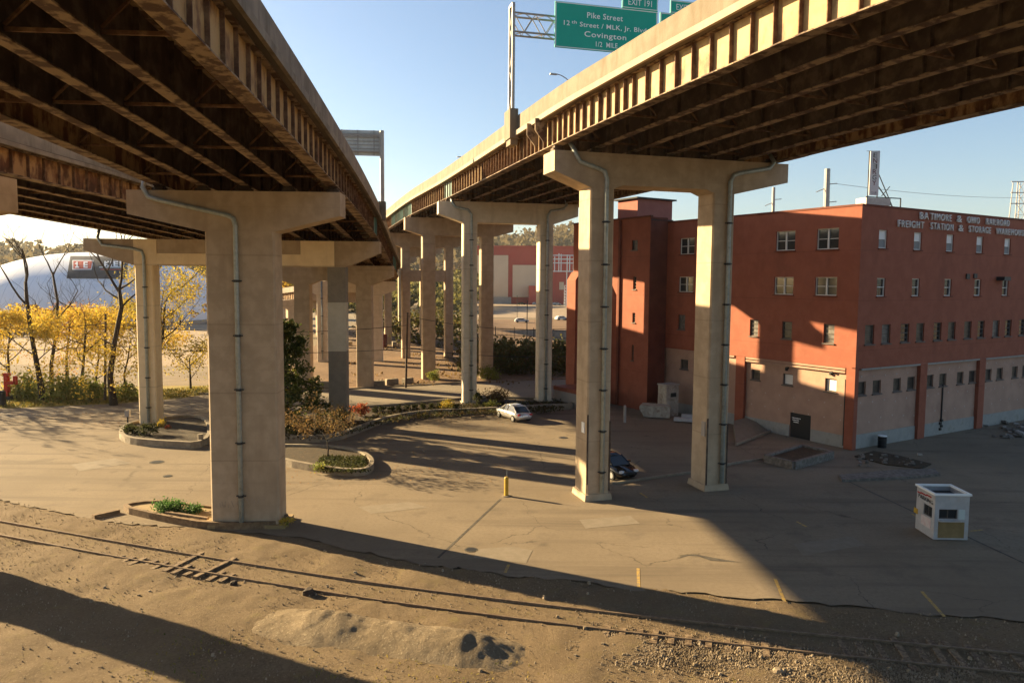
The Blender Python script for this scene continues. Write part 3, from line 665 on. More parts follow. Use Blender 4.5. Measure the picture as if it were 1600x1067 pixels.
M['graf'] = mat('faded white spray paint', (.36, .29, .22), rough=.9)
scrawl(P1, o, u, 1.25, -1.35, -.5, .752, 1, M['graf']); scrawl(P1, o, u, 1.45, .05, 1.0, .752, 2, M['graf'])
P2, u, d, o, z2 = mkbent(lpa, lus, -1, ldz, 66.6, (-23.7, 66.6), 'wide two column portal pier with one column painted in grey and white bands', GRP_L, ang=R(3.6), cols=[-8.15, 8.25], cw=1.55, cd_=1.5, cap=(-13.1, 12.0), hmid=2.25, hend=1.0, m=M['conc'], groove=True, colm=[M['conc_cream'], M['conc']], panelm=M['conc_cream'])
for ua, ub in ((-8.93, -7.0), (5.2, 8.1)):
    b = MB(); b.box(o + u * (ua + ub) / 2 - d * .79 + Vector((0, 0, z2 - 1.12)), (ub - ua, .07, 2.2), u, d); b.build('repair_patch', M['conc_cream'], P2)
f = lambda q, z, dd=-.9: tuple(o + u * q + d * dd + Vector((0, 0, z)))
pipe(P2, [f(-11.9, z2 + .8, -.4), f(-11.85, z2 + .1), f(-11.5, z2 - .55), f(-8.9, z2 - .85), f(-8.2, z2 - 1.05), f(-8.05, z2 - 1.5), f(-8.05, .5)], .13)
# paint bands on the right column (paint of a thickness)
M['buff1'] = mat('dark grey cover paint', (.20, .175, .14), (.23, .20, .16), 2); M['buff2'] = mat('off white cover paint', (.46, .42, .33), (.50, .46, .37), 2)
for za, zb_, m_ in ((11.05, 14.2, M['buff1']), (6.75, 11.05, M['buff2']), (0.9, 6.75, M['buff1'])):
    b = MB(); c = o + u * 8.25; b.box(c + Vector((0, 0, (za + zb_) / 2)), (1.556, 1.506, zb_ - za - .006), u, d); b.build('paint_band', m_, P2)
P3, u, d, o, z3 = mkbent(lpa, lus, -1, ldz, 91.5, (-21.6, 91.5), 'two column pier behind the banded pier with haunched cap', GRP_L, ang=R(3), cols=[-3.65, 3.7], cw=1.9, cd_=1.6, cap=(-7.6, 7.2), hmid=2.3, hend=1.3, m=M['conc'], haunch=1.2)
P4, u, d, o, z4 = mkbent(lpa, lus, -1, ldz, 121, (-25.9, 121), 'pale slim two column pier far under the left deck', GRP_L, ang=R(8), cols=[-4.4, 4.3], cw=1.6, cd_=1.5, cap=(-7, 7.2), hmid=2.2, hend=1.4, m=M['conc_pale'], haunch=1.0)
pipe(P4, [tuple(o + u * -4.4 - d * .9 + Vector((0, 0, z4))), tuple(o + u * -4.4 - d * .9 + Vector((0, 0, .4)))], .12)
P5 = mkbent(lpa, lus, -1, ldz, 150, (-33, 149), 'small distant pier where the left deck bends away', GRP_L, ang=R(22), cols=[-3.6, 3.6], cw=1.5, cd_=1.5, cap=(-6.5, 6.8), hmid=2.0, hend=1.4, m=M['conc'])
P6 = mkbent(lpa, lus, -1, ldz, 180, (-48, 175), 'farthest pier of the left highway', GRP_L, ang=R(38), cols=[-3.6, 3.6], cw=1.5, cd_=1.5, cap=(-6.5, 6.8), hmid=2.0, hend=1.4, m=M['conc'])
# ramp piers
RP1 = mkbent(rpa, rus, -1, rdz, 33.8, (-28.2, 33.8), 'pier of the ramp showing only its cap end at the left edge', GRP_L, ang=R(0), cols=[0], cw=3.4, cd_=1.6, cap=(-5.7, 5.75), hmid=2.2, hend=1.5, m=M['conc'])
RP3 = mkbent(rpa, rus, -1, rdz, 95, (-35.5, 95), 'ramp pier hidden behind the broad front pier', GRP_L, ang=R(12), cols=[0], cw=2.6, cd_=1.5, cap=(-6, 6), hmid=2.2, hend=1.3, m=M['conc'])
# right highway
B1, u, d, o, zb1 = mkbent(hpa, hus, 1, hdz, 44.2, (8.75, 46.35), 'tall two column portal nearest on the right with green downpipes', GRP_R, bear=.42, ang=R(17), cols=[-4.0, 4.05], cw=1.5, cd_=1.85, cap=(-7.0, 8.55), hmid=2.0, hend=1.15, m=M['conc'], foot=(.14, .4), haunch=.5)
f = lambda q, z, dd=-1.08: tuple(o + u * q + d * dd + Vector((0, 0, z)))
pipe(B1, [f(-5.9, zb1 + .6, -.4), f(-5.85, zb1 + .0), f(-5.5, zb1 - .6), f(-4.3, zb1 - .95), f(-3.95, zb1 - 1.1), f(-3.82, zb1 - 1.5), f(-3.82, .5)], .13)
pipe(B1, [f(7.4, zb1 + .7, -.5), f(7.4, zb1 + .05), f(7.1, zb1 - .35), f(5.0, zb1 - .75), f(4.55, zb1 - .9), f(4.35, zb1 - 1.3), f(4.35, .5)], .13)
b = MB(); b.box(o + u * (-4.77) - d * .35 + Vector((0, 0, 4.35)), (.04, .42, .62), u, d); b.build('notice_plate', M['white'], B1)
b = MB(); b.box(o + u * (3.27) - d * .55 + Vector((0, 0, 3.9)), (.06, .4, .9), u, d); b.build('notice_plate', M['grmetal'], B1)
for q in (-4.71, -3.27, 3.34, 4.76):
    b = MB(); b.box(o + u * q - d * .93 + Vector((0, 0, 2.6 + .5 * math.sin(q))), (.09, .05, 4.2), u, d); b.build('corner_angle', M['rust'], B1)
B2, u, d, o, zb2 = mkbent(hpa, hus, 1, hdz, 77.2, (-.5, 79.2), 'pale two column portal behind the silver car', GRP_R, bear=.35, ang=R(11), cols=[-4.05, 3.95], cw=1.45, cd_=1.6, cap=(-7.3, 7.3), hmid=2.1, hend=1.25, m=M['conc_pale'], groove=True, foot=(.25, .5))
f = lambda q, z, dd=-.98: tuple(o + u * q + d * dd + Vector((0, 0, z)))
pipe(B2, [f(-6.0, zb2 + .4, -.4), f(-5.95, zb2 - .1), f(-5.6, zb2 - .6), f(-4.3, zb2 - .85), f(-3.95, zb2 - 1.3), f(-3.95, .5)], .13)
pipe(B2, [f(6.0, zb2 + .5, -.5), f(6.0, zb2 - .1), f(5.7, zb2 - .5), f(4.3, zb2 - .75), f(4.0, zb2 - 1.2), f(4.0, .5)], .13)
B3, u, d, o, zb3 = mkbent(hpa, hus, 1, hdz, 98.5, (-7.3, 100.7), 'third portal of the right highway with plain brown columns', GRP_R, ang=R(14), cols=[-3.9, 3.9], cw=1.7, cd_=1.6, cap=(-7.0, 7.4), hmid=2.3, hend=1.6, m=M['conc'])
B4, u, d, o, zb4 = mkbent(hpa, hus, 1, hdz, 125.5, (-14.4, 128), 'fourth portal of the right highway with a low cross strut', GRP_R, ang=R(15), cols=[-3.65, 3.65], cw=1.4, cd_=1.5, cap=(-7.0, 7.4), hmid=2.3, hend=1.6, m=M['conc'], strut=(12.9, 14.8))
B5 = mkbent(hpa, hus, 1, hdz, 152, (-22.0, 156), 'distant portal of the right highway beyond the strutted one', GRP_R, ang=R(16), cols=[-3.65, 3.65], cw=1.4, cd_=1.5, cap=(-7.0, 7.4), hmid=2.3, hend=1.6, m=M['conc'])
B6 = mkbent(hpa, hus, 1, hdz, 182, (-31, 186), 'farthest portal of the right highway', GRP_R, ang=R(17), cols=[-3.65, 3.65], cw=1.4, cd_=1.5, cap=(-7.0, 7.4), hmid=2.3, hend=1.6, m=M['conc'])

# ------------------------------------------------------------------ warehouse
C0 = Vector((26.7, 58.36, 0)); LU = Vector((-.517, .856, 0)).normalized(); RU = Vector((.856, .517, 0)).normalized()
NL = Vector((LU.y, -LU.x, 0)) * -1     # outward normal of the left face
NL = Vector((-.856, -.517, 0)).normalized(); NR = Vector((.517, -.856, 0)).normalized()
WH = thing('brick_warehouse', 'red painted brick freight warehouse with pink stucco ground floor', 'warehouse', (C0.x, C0.y, 0))
def wall_holes(o, ud, nrm, u0, u1, z0, z1, holes, depth=.22):
    us = sorted({u0, u1, *[min(max(h[k], u0), u1) for h in holes for k in (0, 2)]}); zs = sorted({z0, z1, *[min(max(h[k], z0), z1) for h in holes for k in (1, 3)]})
    b = MB(); pt = lambda a, z, dd=0: o + ud * a + Vector((0, 0, z)) - nrm * dd
    idx = {}
    def vid(a, z):
        if (a, z) not in idx: idx[(a, z)] = len(b.v); b.v.append(tuple(pt(a, z)))
        return idx[(a, z)]
    for a, c in zip(us, us[1:]):
        for e, g_ in zip(zs, zs[1:]):
            m_, n_ = (a + c) / 2, (e + g_) / 2
            if any(h[0] < m_ < h[2] and h[1] < n_ < h[3] for h in holes): continue
            b.f.append((vid(a, e), vid(c, e), vid(c, g_), vid(a, g_)))
    for h in holes:
        q = [(h[0], h[1]), (h[2], h[1]), (h[2], h[3]), (h[0], h[3])]
        for (a, e), (c, g_) in zip(q, q[1:] + q[:1]): b.add([pt(a, e), pt(c, g_), pt(c, g_, depth), pt(a, e, depth)], [(0, 1, 2, 3)])
    return b
def window(o, ud, nrm, h, style, parent, depth=.2):
    a, z0, c, z1 = h; w_, hh = c - a, z1 - z0; cen = o + ud * ((a + c) / 2) + Vector((0, 0, (z0 + z1) / 2)) - nrm * (depth - .05)
    fm = {'double': M['frame'], 'half': M['frame'], 'slim': M['frame'], 'louv': M['framedk'], 'tan': M['framedk'], 'board': M['framedk']}[style]
    b = MB(); ft = .07
    b.box(cen + Vector((0, 0, hh / 2 - ft / 2)), (w_, .08, ft), ud, nrm); b.box(cen - Vector((0, 0, hh / 2 - ft / 2)), (w_, .08, ft), ud, nrm)
    for s in (-1, 1): b.box(cen + ud * s * (w_ / 2 - ft / 2), (ft, .08, hh - 2 * ft - .004), ud, nrm)
    if style == 'double':
        b.box(cen, (.14, .09, hh - 2 * ft - .004), ud, nrm)
        for s in (-1, 1): b.box(cen + ud * s * w_ / 4, (w_ / 2 - .22, .07, .05), ud, nrm)
    if style in ('half', 'slim', 'louv'): b.box(cen, (w_ - 2 * ft - .01, .07, .06), ud, nrm)
    if style == 'louv':
        for k in (-.3, .3): b.box(cen + Vector((0, 0, k * hh * .85)), (w_ - 2 * ft - .01, .06, .04), ud, nrm)
    f_ = b.build('window', fm, parent)
    b = MB(); b.box(cen - nrm * .06, (w_, .03, hh), ud, nrm)
    b.build('pane', M[random.choice(['glass', 'glass', 'glasstan', 'glassgrey'])] if style == 'louv' else {'tan': M['glasstan'], 'louv': M['glasstan'], 'board': M['blind']}.get(style, M['glass']), f_)  # random pane tones put varied reflections into the glass colour
    if style == 'half':
        b = MB(); b.box(cen + Vector((0, 0, hh * .22)) - nrm * .03, (w_ - .15, .02, hh * .46), ud, nrm); b.build('blind', M['blind'], f_)
        b = MB(); b.box(cen - Vector((0, 0, hh * .25)) - nrm * .03, (w_ - .15, .02, hh * .42), ud, nrm); b.build('screen', M['grille'], f_)
    b = MB(); b.box(o + ud * ((a + c) / 2) + Vector((0, 0, z0 - .05)) + nrm * .03, (w_ + .16, .16, .09), ud, nrm); b.build('sill', M['framedk'] if style in ('tan', 'louv', 'board') else M['brick_dark'], f_)
L4 = [(6.04, 15.79, 8.0, 17.43), (1.93, 15.77, 3.94, 17.43), (17.66, 15.79, 19.64, 17.37)]
L3 = [(6.06, 12.07, 8.04, 13.56), (1.92, 12.07, 3.94, 13.55), (17.69, 12.1, 19.69, 13.6)]
L2 = [(9.63, 8.33, 10.55, 9.8), (6.05, 8.33, 7.05, 9.8), (1.98, 8.26, 2.97, 9.8), (18.69, 8.4, 19.64, 9.85), (14.6, 8.35, 15.6, 9.85)]
L1 = [(9.47, 4.42, 10.44, 5.33), (5.98, 4.37, 7.0, 5.33), (1.79, 4.34, 2.85, 5.4), (18.4, 4.45, 19.45, 5.42), (15.6, 4.4, 16.6, 5.4)]
R4 = [(2.26 + i * 4.72, 15.83, 3.36 + i * 4.72, 17.26) for i in range(9)]
R3 = [(2.28 + i * 4.72, 12.06, 3.38 + i * 4.72, 13.5) for i in range(9)]
R2 = []; R1 = []
for i in range(9):
    c = i * 4.72; R2 += [(1.02 + c, 8.3, 2.2 + c, 9.82), (3.2 + c, 8.3, 4.35 + c, 9.82)]; R1 += [(.8 + c, 4.25, 1.85 + c, 5.33), (2.75 + c, 4.25, 3.85 + c, 5.33)]
WORDS1 = [("BA", 7.44, 8.62), ("TIMORE", 8.9, 12.01), ("&", 12.89, 13.58), ("OHIO", 14.48, 16.42), ("RAILROAD", 17.57, 21.48)]
WORDS2 = [("FREIGHT", 4.5, 8.02), ("STATION", 9.03, 12.34), ("&", 13.22, 13.92), ("STORAGE", 14.82, 18.36), ("WAREHOUSE", 19.33, 24.51)]
LEND = 36.7; REND = 44.0; ZS, ZR = 6.42, 19.0
wall_holes(C0, LU, NL, 0, LEND, ZS, ZR, L4 + L3 + L2).build('brick_wall', M['brick'], WH)
wall_holes(C0, RU, NR, 0, REND, ZS, ZR, R4 + R3 + R2).build('brick_wall', M['brick'], WH)
rec = .28
OL, ORr = C0 - NL * rec, C0 - NR * rec
door = (4.05, 0, 6.1, 2.1)
wall_holes(OL, LU, NL, 0, LEND, 0, ZS + .05, L1 + [door], .2).build('stucco_wall', M['stucco'], WH)
wall_holes(ORr, RU, NR, 0, REND, 0, ZS + .05, R1, .2).build('stucco_wall', M['stucco'], WH)
# underside return so the brick does not float over the recessed stucco
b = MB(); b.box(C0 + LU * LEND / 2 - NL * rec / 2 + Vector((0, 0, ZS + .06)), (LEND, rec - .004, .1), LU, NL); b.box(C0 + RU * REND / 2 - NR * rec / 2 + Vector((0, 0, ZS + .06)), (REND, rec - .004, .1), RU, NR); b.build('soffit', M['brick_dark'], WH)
b = MB(); b.box(C0 + RU * (REND / 2 + .4) - NR * .14 + Vector((0, 0, ZS - .08)), (REND - .8, .3, .14), RU, NR); b.build('ledge', M['plinth'], WH)
b = MB()
for zz in (-.1, -.34): b.box(C0 + LU * 5.95 - NL * .16 + Vector((0, 0, ZS + zz)), (10.1, .28, .15), LU, NL)
b.box(C0 + LU * 16.8 - NL * .16 + Vector((0, 0, ZS - .1)), (9, .28, .15), LU, NL); b.build('ledge', M['stucco'], WH)
b = MB(); b.box(OL + LU * 2.35 + NL * .03 + Vector((0, 0, .5)), (3.3, .06, 1.0), LU, NL); b.box(OL + LU * 8.6 + NL * .03 + Vector((0, 0, .5)), (4.9, .06, 1.0), LU, NL); b.box(OL + LU * 16.5 + NL * .03 + Vector((0, 0, .5)), (9.4, .06, 1.0), LU, NL); b.build('plinth', M['plinth'], WH)
b = MB(); b.box(ORr + RU * (REND / 2 + .3) + NR * .03 + Vector((0, 0, .55)), (REND - .7, .06, 1.15), RU, NR); b.build('plinth', M['plinth'], WH)
for a in (8.75, 18.0, 27.4, 36.8):
    b = MB(); b.box(ORr + RU * (a + .55) + NR * .16 + Vector((0, 0, ZS / 2)), (1.0, .30, ZS - .02), RU, NR); b.build('pilaster', M['brick'], WH)
b = MB(); b.box(OL + LU * 11.5 + NL * .16 + Vector((0, 0, ZS / 2)), (1.0, .30, ZS - .02), LU, NL); b.build('pilaster', M['brick'], WH)
b = MB(); cc = C0; pl = [cc + NL * .02 + LU * .75, cc + (NL + NR) * .02, cc + NR * .02 + RU * .45, cc - NR * .4 + RU * .45, cc - NL * .4 + LU * .75]
b.prism([(p.x, p.y) for p in pl], 0, ZS - .004); b.build('pilaster', M['brick'], WH)
b = MB(); far = C0 + LU * LEND + RU * REND
b.prism([(q.x, q.y) for q in (C0 - NL * .3 - NR * .3, C0 + RU * REND - NL * .3, far, C0 + LU * LEND - NR * .3)], ZR - .7, ZR - .5); b.build('roof', M['roofing'], WH)
b = MB(); b.box(C0 + LU * LEND / 2 - NL * .12 + Vector((0, 0, ZR + .07)), (LEND + .08, .34, .15), LU, NL); b.box(C0 + RU * (REND / 2 + .2) - NR * .12 + Vector((0, 0, ZR + .07)), (REND - .4, .34, .15), RU, NR); b.build('coping', M['brick_dark'], WH)
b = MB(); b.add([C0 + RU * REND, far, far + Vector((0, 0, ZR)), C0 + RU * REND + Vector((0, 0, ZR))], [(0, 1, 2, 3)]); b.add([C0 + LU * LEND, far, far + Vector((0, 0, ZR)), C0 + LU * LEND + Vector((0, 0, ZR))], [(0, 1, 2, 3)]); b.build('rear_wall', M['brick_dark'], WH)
for h in L4 + L3: window(C0, LU, NL, h, 'double', WH)
for h in L2: window(C0, LU, NL, h, 'louv', WH)
for i, h in enumerate(L1): window(OL, LU, NL, h, 'board' if i in (1, 2) else 'tan', WH)
for h in R4: window(C0, RU, NR, h, 'half', WH)
for h in R3: window(C0, RU, NR, h, 'slim', WH)
for h in R2: window(C0, RU, NR, h, 'louv', WH)
for h in R1: window(ORr, RU, NR, h, 'tan', WH)
dc = OL + LU * 5.07 - NL * .1 + Vector((0, 0, 1.04))
b = MB(); b.box(dc, (2.0, .08, 2.08), LU, NL); dr = b.build('door', M['black'], WH)
b = MB()
for k, (a, w_) in enumerate(((.0, .8), (.05, .62), (-.02, .5))):
    xx = -w_ / 2
    while xx < w_ / 2:
        q = random.uniform(.05, .12); b.box(dc + LU * (.45 + a - xx) + NL * .045 + Vector((0, 0, .62 - k * .17)), (q, .01, .07), LU, NL); xx += q + .03
b.build('door_lettering', M['white'], dr)
# wall anchors, white spots on the stucco
m_anchor = mat('anchor patch', (.46, .36, .30), rough=.9)
for i in range(int(REND / 1.55)):
    for z in (2.15, 3.55, 5.75):
        a = .9 + i * 1.55 + (.35 if z > 3 else 0)
        b = MB(); b.box(ORr + RU * a + NR * .012 + Vector((0, 0, z + random.uniform(-.15, .15))), (.12, .02, .12), RU, NR); b.build('wall_anchor', m_anchor, WH)
for i in range(7):
    for z in (2.2, 3.4):
        b = MB(); b.box(OL + LU * (1.3 + i * 1.5) + NL * .012 + Vector((0, 0, z)), (.11, .02, .11), LU, NL); b.build('wall_anchor', m_anchor, WH)
for s_, o_, n_, a, z in (('light', OL, NL, 6.6, 5.75), ('light', OL, NL, 2.3, 5.85)):
    b = MB(); b.box(o_ + LU * a + n_ * .1 + Vector((0, 0, z)), (.14, .2, .3), LU, n_); b.box(o_ + LU * (a - .2) + n_ * .2 + Vector((0, 0, z + .12)), (.16, .16, .16), LU, n_); b.build('wall_lamp', M['dkmetal'], WH)
b = MB(); b.tube([OL + LU * .95 + NL * .06 + Vector((0, 0, .2)), OL + LU * .95 + NL * .06 + Vector((0, 0, 5.5))], .05, 6); b.build('conduit', M['dkmetal'], WH)
b = MB(); b.tube([ORr + RU * 12.7 + NR * .07 + Vector((0, 0, 1.1)), ORr + RU * 12.7 + NR * .07 + Vector((0, 0, 4.4))], .06, 6)
for k in range(4): b.box(ORr + RU * (12.5 + .2 * (k % 2)) + NR * .1 + Vector((0, 0, .5 + .25 * k)), (.22, .2, .2), RU, NR)
b.build('meter_pipe', M['dkmetal'], WH)
for a_, n_, z_, sz_ in ((20.6, .35, 13.6, (1.1, .7, .35)), (15.2, .06, 13.75, (.5, .1, .45)), (16.4, .06, 13.8, (.5, .1, .4))):
    b = MB(); b.box(C0 + RU * a_ + NR * n_ + Vector((0, 0, z_)), sz_, RU, NR); b.build('vent_box', M['dkmetal'], WH)
M['letters'] = mat('weathered letters', (.68, .65, .61), (.56, .53, .49), 2, rough=.7)
for z, ws in ((18.33, WORDS1), (17.56, WORDS2)):
    for s_, a0_, a1_ in ws: text_mesh('lettering', s_, M['letters'], a1_ - a0_, .56, .12, C0 + RU * ((a0_ + a1_) / 2) + NR * .06 + Vector((0, 0, z)), RU, (0, 0, 1), WH, space=1.28)
# stair tower bay on the left face
T0 = C0 + LU * 21.45 + NL * 2.28
TW = 13.0; tz = 19.5
tw_h = [(3.1, 16.3, 4.0, 17.3), (3.2, 12.3, 3.7, 13.6), (3.25, 8.9, 3.7, 9.9), (3.4, 5.0, 3.7, 6.6), (9.2, 9.6, 10.4, 11.2), (9.2, 6.2, 10.3, 7.4)]
tw_h = [(a - 1.2 if a < 6 else a - .4, z0, c - 1.2 if a < 6 else c - .4, z1) for a, z0, c, z1 in tw_h]
TOWR = MB(); wall_holes(T0, LU, NL, 0, TW, 0, tz, tw_h).build('stair_bay', M['brick'], WH)
b = MB(); b.add([T0, T0 - NL * 2.28, T0 - NL * 2.28 + Vector((0, 0, tz)), T0 + Vector((0, 0, tz))], [(0, 1, 2, 3)]); b.build('stair_bay_side', M['brick_dark'], WH)  # face turned from the sun; its shade is put into a darker brick
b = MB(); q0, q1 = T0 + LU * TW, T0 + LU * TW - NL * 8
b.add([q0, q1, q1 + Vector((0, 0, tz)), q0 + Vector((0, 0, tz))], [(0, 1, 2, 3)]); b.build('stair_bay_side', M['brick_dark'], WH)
b = MB(); b.prism([(q.x, q.y) for q in (T0 - NL * .1, T0 + LU * TW - NL * .1, T0 + LU * TW - NL * 3, T0 - NL * 3)], tz - .35, tz - .2); b.build('stair_bay_roof', M['roofing'], WH)
b = MB(); b.box(T0 + LU * TW / 2 - NL * .1 + Vector((0, 0, tz + .08)), (TW + .1, .36, .16), LU, NL); b.build('coping', M['brick_dark'], WH)
b = MB(); b.box(T0 + LU * 4.6 + NL * .1 + Vector((0, 0, tz / 2)), (.28, .24, tz - .2), LU, NL); b.build('drain_pipe', M['brick_dark'], WH)
for h in tw_h: window(T0, LU, NL, h, 'louv', WH)
b = MB(); b.box(T0 + LU * 6.9 + NL * .04 + Vector((0, 0, 1.2)), (1.5, .08, 2.4), LU, NL); b.build('door', M['black'], WH)
# penthouse, gabled buttress, loading dock
b = MB(); h0 = Vector((13.7, 84, 0)); q = [h0, h0 + RU * 5.1, h0 + RU * 5.1 + LU * 3.4, h0 + LU * 3.4]; b.prism([(p.x, p.y) for p in q], 18.4, 22.2); pn = b.build('penthouse', M['pent'], WH)
b = MB(); cen = h0 + RU * 2.55 + LU * 1.7 + Vector((0, 0, 22.28)); b.box(cen, (5.8, 4.1, .16), RU, LU); b.build('roof', M['roofing'], pn)
b = MB(); c = Vector((6.95, 83, 0))
pr = [(-.62, 0), (.62, 0), (.62, 13.2), (0, 14.1), (-.62, 13.2)]
b.prism_uz(pr, c, RU, LU, 1.6); b.build('gabled_buttress', M['brick'], WH)
b = MB(); c = Vector((7.0, 79.6, .75)); b.box(c, (3.2, 4.2, 1.5), RU, LU); dk_ = b.build('loading_dock', M['farconc'], WH); b = MB(); b.box(c + Vector((0, 0, .95)), (3.3, 4.3, .4), RU, LU); b.build('dock_rim', M['brick'], dk_)
# rooftop banner sign with its frame
es = A(1366, 305, 66); esb = Vector((es.x, es.y, ZR - .5))
ES = thing('banner_sign', 'tall white ENERGY banner on a steel frame on the warehouse roof', 'sign', esb)
pc = A(1366, 271, 66); bw, bh = 1.0, 3.75
vd = Vector((.95, .31, 0)).normalized(); vn = Vector((.31, -.95, 0)).normalized()
b = MB(); b.box(pc, (bw, .08, bh), vd, vn); bp_ = b.build('banner', mat('banner cloth', (.50, .48, .48), (.55, .53, .53), 1, rough=.8), ES)
M['btext'] = mat('banner maroon ink', (.12, .03, .04), rough=.8)
for k, ch in enumerate('ENERGY'):
    text_mesh('letter', ch, M['btext'] if k % 2 else M['dkmetal'], .42, .40, .012, pc + vn * .042 + Vector((0, 0, bh / 2 - .55 - k * .47)) + vd * 0, vd, (0, 0, 1), bp_, mirror=(k == 2))
text_mesh('letter', 'CLUB', M['grille'], .6, .2, .012, pc + vn * .042 + Vector((0, 0, -bh / 2 + .12)), vd, (0, 0, 1), bp_)
b = MB(); zb_ = pc.z - bh / 2
b.tube([pc + vd * -.5 - vn * .1 + Vector((0, 0, bh / 2)), pc + vd * -.5 - vn * .1 + Vector((0, 0, -bh / 2 - .9))], .05, 6); b.tube([pc + vd * .5 - vn * .1 + Vector((0, 0, bh / 2)), pc + vd * .5 - vn * .1 + Vector((0, 0, -bh / 2 - .9))], .05, 6)
b.bar(pc + vd * .5 + Vector((0, 0, .1)) - vn * .1, pc + vd * 2.6 - vn * .5 + Vector((0, 0, -bh / 2 - .8)), .06); b.bar(pc + vd * .5 + Vector((0, 0, -1.0)) - vn * .1, pc + vd * 2.7 - vn * .5 + Vector((0, 0, -bh / 2 - .9)), .07)
b.bar(pc + vd * .9 + Vector((0, 0, -1.9)), pc + vd * 1.75 + Vector((0, 0, -1.05)), .05); b.bar(pc + vd * -.8 + Vector((0, 0, -bh / 2 - .15)), pc + vd * 3.0 + Vector((0, 0, -bh / 2 - .15)), .08); b.bar(pc + vd * 3.0 + Vector((0, 0, -bh / 2 - .15)), pc + vd * 3.0 + Vector((0, 0, -bh / 2 - .9)), .08)
b.bar(pc + vd * -.9 + Vector((0, 0, bh / 2 - .05)), pc + vd * .5 + Vector((0, 0, bh / 2 + .03)), .04)
b.build('frame', M['dkmetal'], ES)
b = MB(); b.box(pc + vd * .3 + Vector((0, 0, -bh / 2 - .55)) - vn * .3, (2.6, 1.2, .6), vd, vn); b.build('roof_unit', M['grmetal'], ES)

# ------------------------------------------------------------------ highway signs and lamps
p, t_, n = hpa.at(hpa.s_at_y(51.3)); n = Vector((n.x, n.y, 0)).normalized(); bk = Vector((-t_.x, -t_.y, 0))
GS = thing('sign_gantry', 'lattice sign gantry holding green exit signs over the right highway', 'sign gantry', (p.x, p.y, p.z - 1.3))
b = MB(); b.box(p - n * .28 + Vector((0, 0, -.55)), (.56, 1.5, 1.9), n, t_); b.box(p - n * .22 + Vector((0, 0, -1.65)), (.5, 1.1, .5), n, t_); b.build('pedestal', M['par'], GS)
zt0, zt1 = p.z + .42, 31.05; pb = p - n * .28
b = MB()
for s in (-.42, .42): b.tube([(pb + t_ * s).xy.to_3d() + Vector((0, 0, zt0)), (pb + t_ * s).xy.to_3d() + Vector((0, 0, zt1))], .11, 8)
zz = zt0; k = 0
while zz < zt1 - .5:
    a, c = pb + t_ * (-.42 if k % 2 else .42), pb + t_ * (.42 if k % 2 else -.42)
    z2_ = min(zz + 1.35, zt1); b.bar((a.x, a.y, zz), (c.x, c.y, z2_), .07); zz = z2_; k += 1
b.bar((pb - t_ * .42).xy.to_3d() + Vector((0, 0, zt1)), (pb + t_ * .42).xy.to_3d() + Vector((0, 0, zt1)), .2)
b.build('post', M['grmetal'], GS)
b = MB(); span = 18.5; zc0, zc1 = 29.3, 30.5
for s in (-.42, .42):
    for z in (zc0, zc1): b.tube([(pb + t_ * s).xy.to_3d() + Vector((0, 0, z)), (pb + t_ * s + n * span).xy.to_3d() + Vector((0, 0, z))], .065, 6)
k = 0; q = 0
while q < span - .5:
    for s in (-.42, .42):
        a, c = pb + t_ * s + n * q, pb + t_ * s + n * (q + .75)
        b.bar((a.x, a.y, zc0 if k % 2 else zc1), (c.x, c.y, zc1 if k % 2 else zc0), .05)
    for z in (zc0, zc1):
        a, c = pb + t_ * (-.42 if k % 2 else .42) + n * q, pb + t_ * (.42 if k % 2 else -.42) + n * (q + .75)
        b.bar((a.x, a.y, z), (c.x, c.y, z), .045)
    q += .75; k += 1
b.build('truss', M['grmetal'], GS)
def exit_sign(q0, q1, z0, z1, lines, tabt, tabq):
    c = pb + bk * .75 + n * ((q0 + q1) / 2); cen = Vector((c.x, c.y, (z0 + z1) / 2)); w_, h_ = q1 - q0, z1 - z0
    b = MB(); b.box(cen, (w_, .08, h_), n, bk); s_ = b.build('sign_panel', M['green'], GS)
    fr = MB(); bb = cen + bk * .043
    for s in (-1, 1):
        fr.box(bb + Vector((0, 0, s * (h_ / 2 - .06))), (w_ - .02, .012, .05), n, bk); fr.box(bb + n * s * (w_ / 2 - .06), (.05, .012, h_ - .24), n, bk)
    fr.build('border', M['white'], s_)
    for tx, zc, hh, wd, off in lines: text_mesh('lettering', tx, M['white'], wd, hh, .012, cen + bk * .042 + n * off + Vector((0, 0, zc - hh / 2)), n, (0, 0, 1), s_, bold=.006, space=1.08)
    tq0, tq1 = tabq; c2 = pb + bk * .75 + n * ((tq0 + tq1) / 2); tc_ = Vector((c2.x, c2.y, z1 + .46)); b = MB(); b.box(tc_, (tq1 - tq0, .08, .86), n, bk); tb = b.build('exit_tab', M['green'], GS)
    fr = MB(); tw_ = tq1 - tq0
    for s in (-1, 1): fr.box(tc_ + bk * .043 + Vector((0, 0, s * .38)), (tw_ - .02, .012, .04), n, bk); fr.box(tc_ + bk * .043 + n * s * (tw_ / 2 - .04), (.04, .012, .7), n, bk)
    fr.build('border', M['white'], tb)
    text_mesh('lettering', tabt, M['white'], tw_ * .66, .40, .012, tc_ + bk * .042 + Vector((0, 0, -.2)), n, (0, 0, 1), tb)
exit_sign(2.72, 10.05, 28.42, 31.37, [('Pike Street', .78, .37, 2.55, -.15), ('12    Street / MLK, Jr. Blvd', .1, .40, 5.9, -.1), ('th', .24, .2, .36, -2.33), ('Covington', -.5, .46, 3.0, -.1), ('1/2  MILE', -1.04, .33, 1.55, .0)], 'EXIT 191', (7.45, 10.05))
exit_sign(10.25, 17.3, 28.42, 31.37, [('12th Street', .7, .4, 3.0, 0)], 'EXIT 192', (11.0, 13.6))
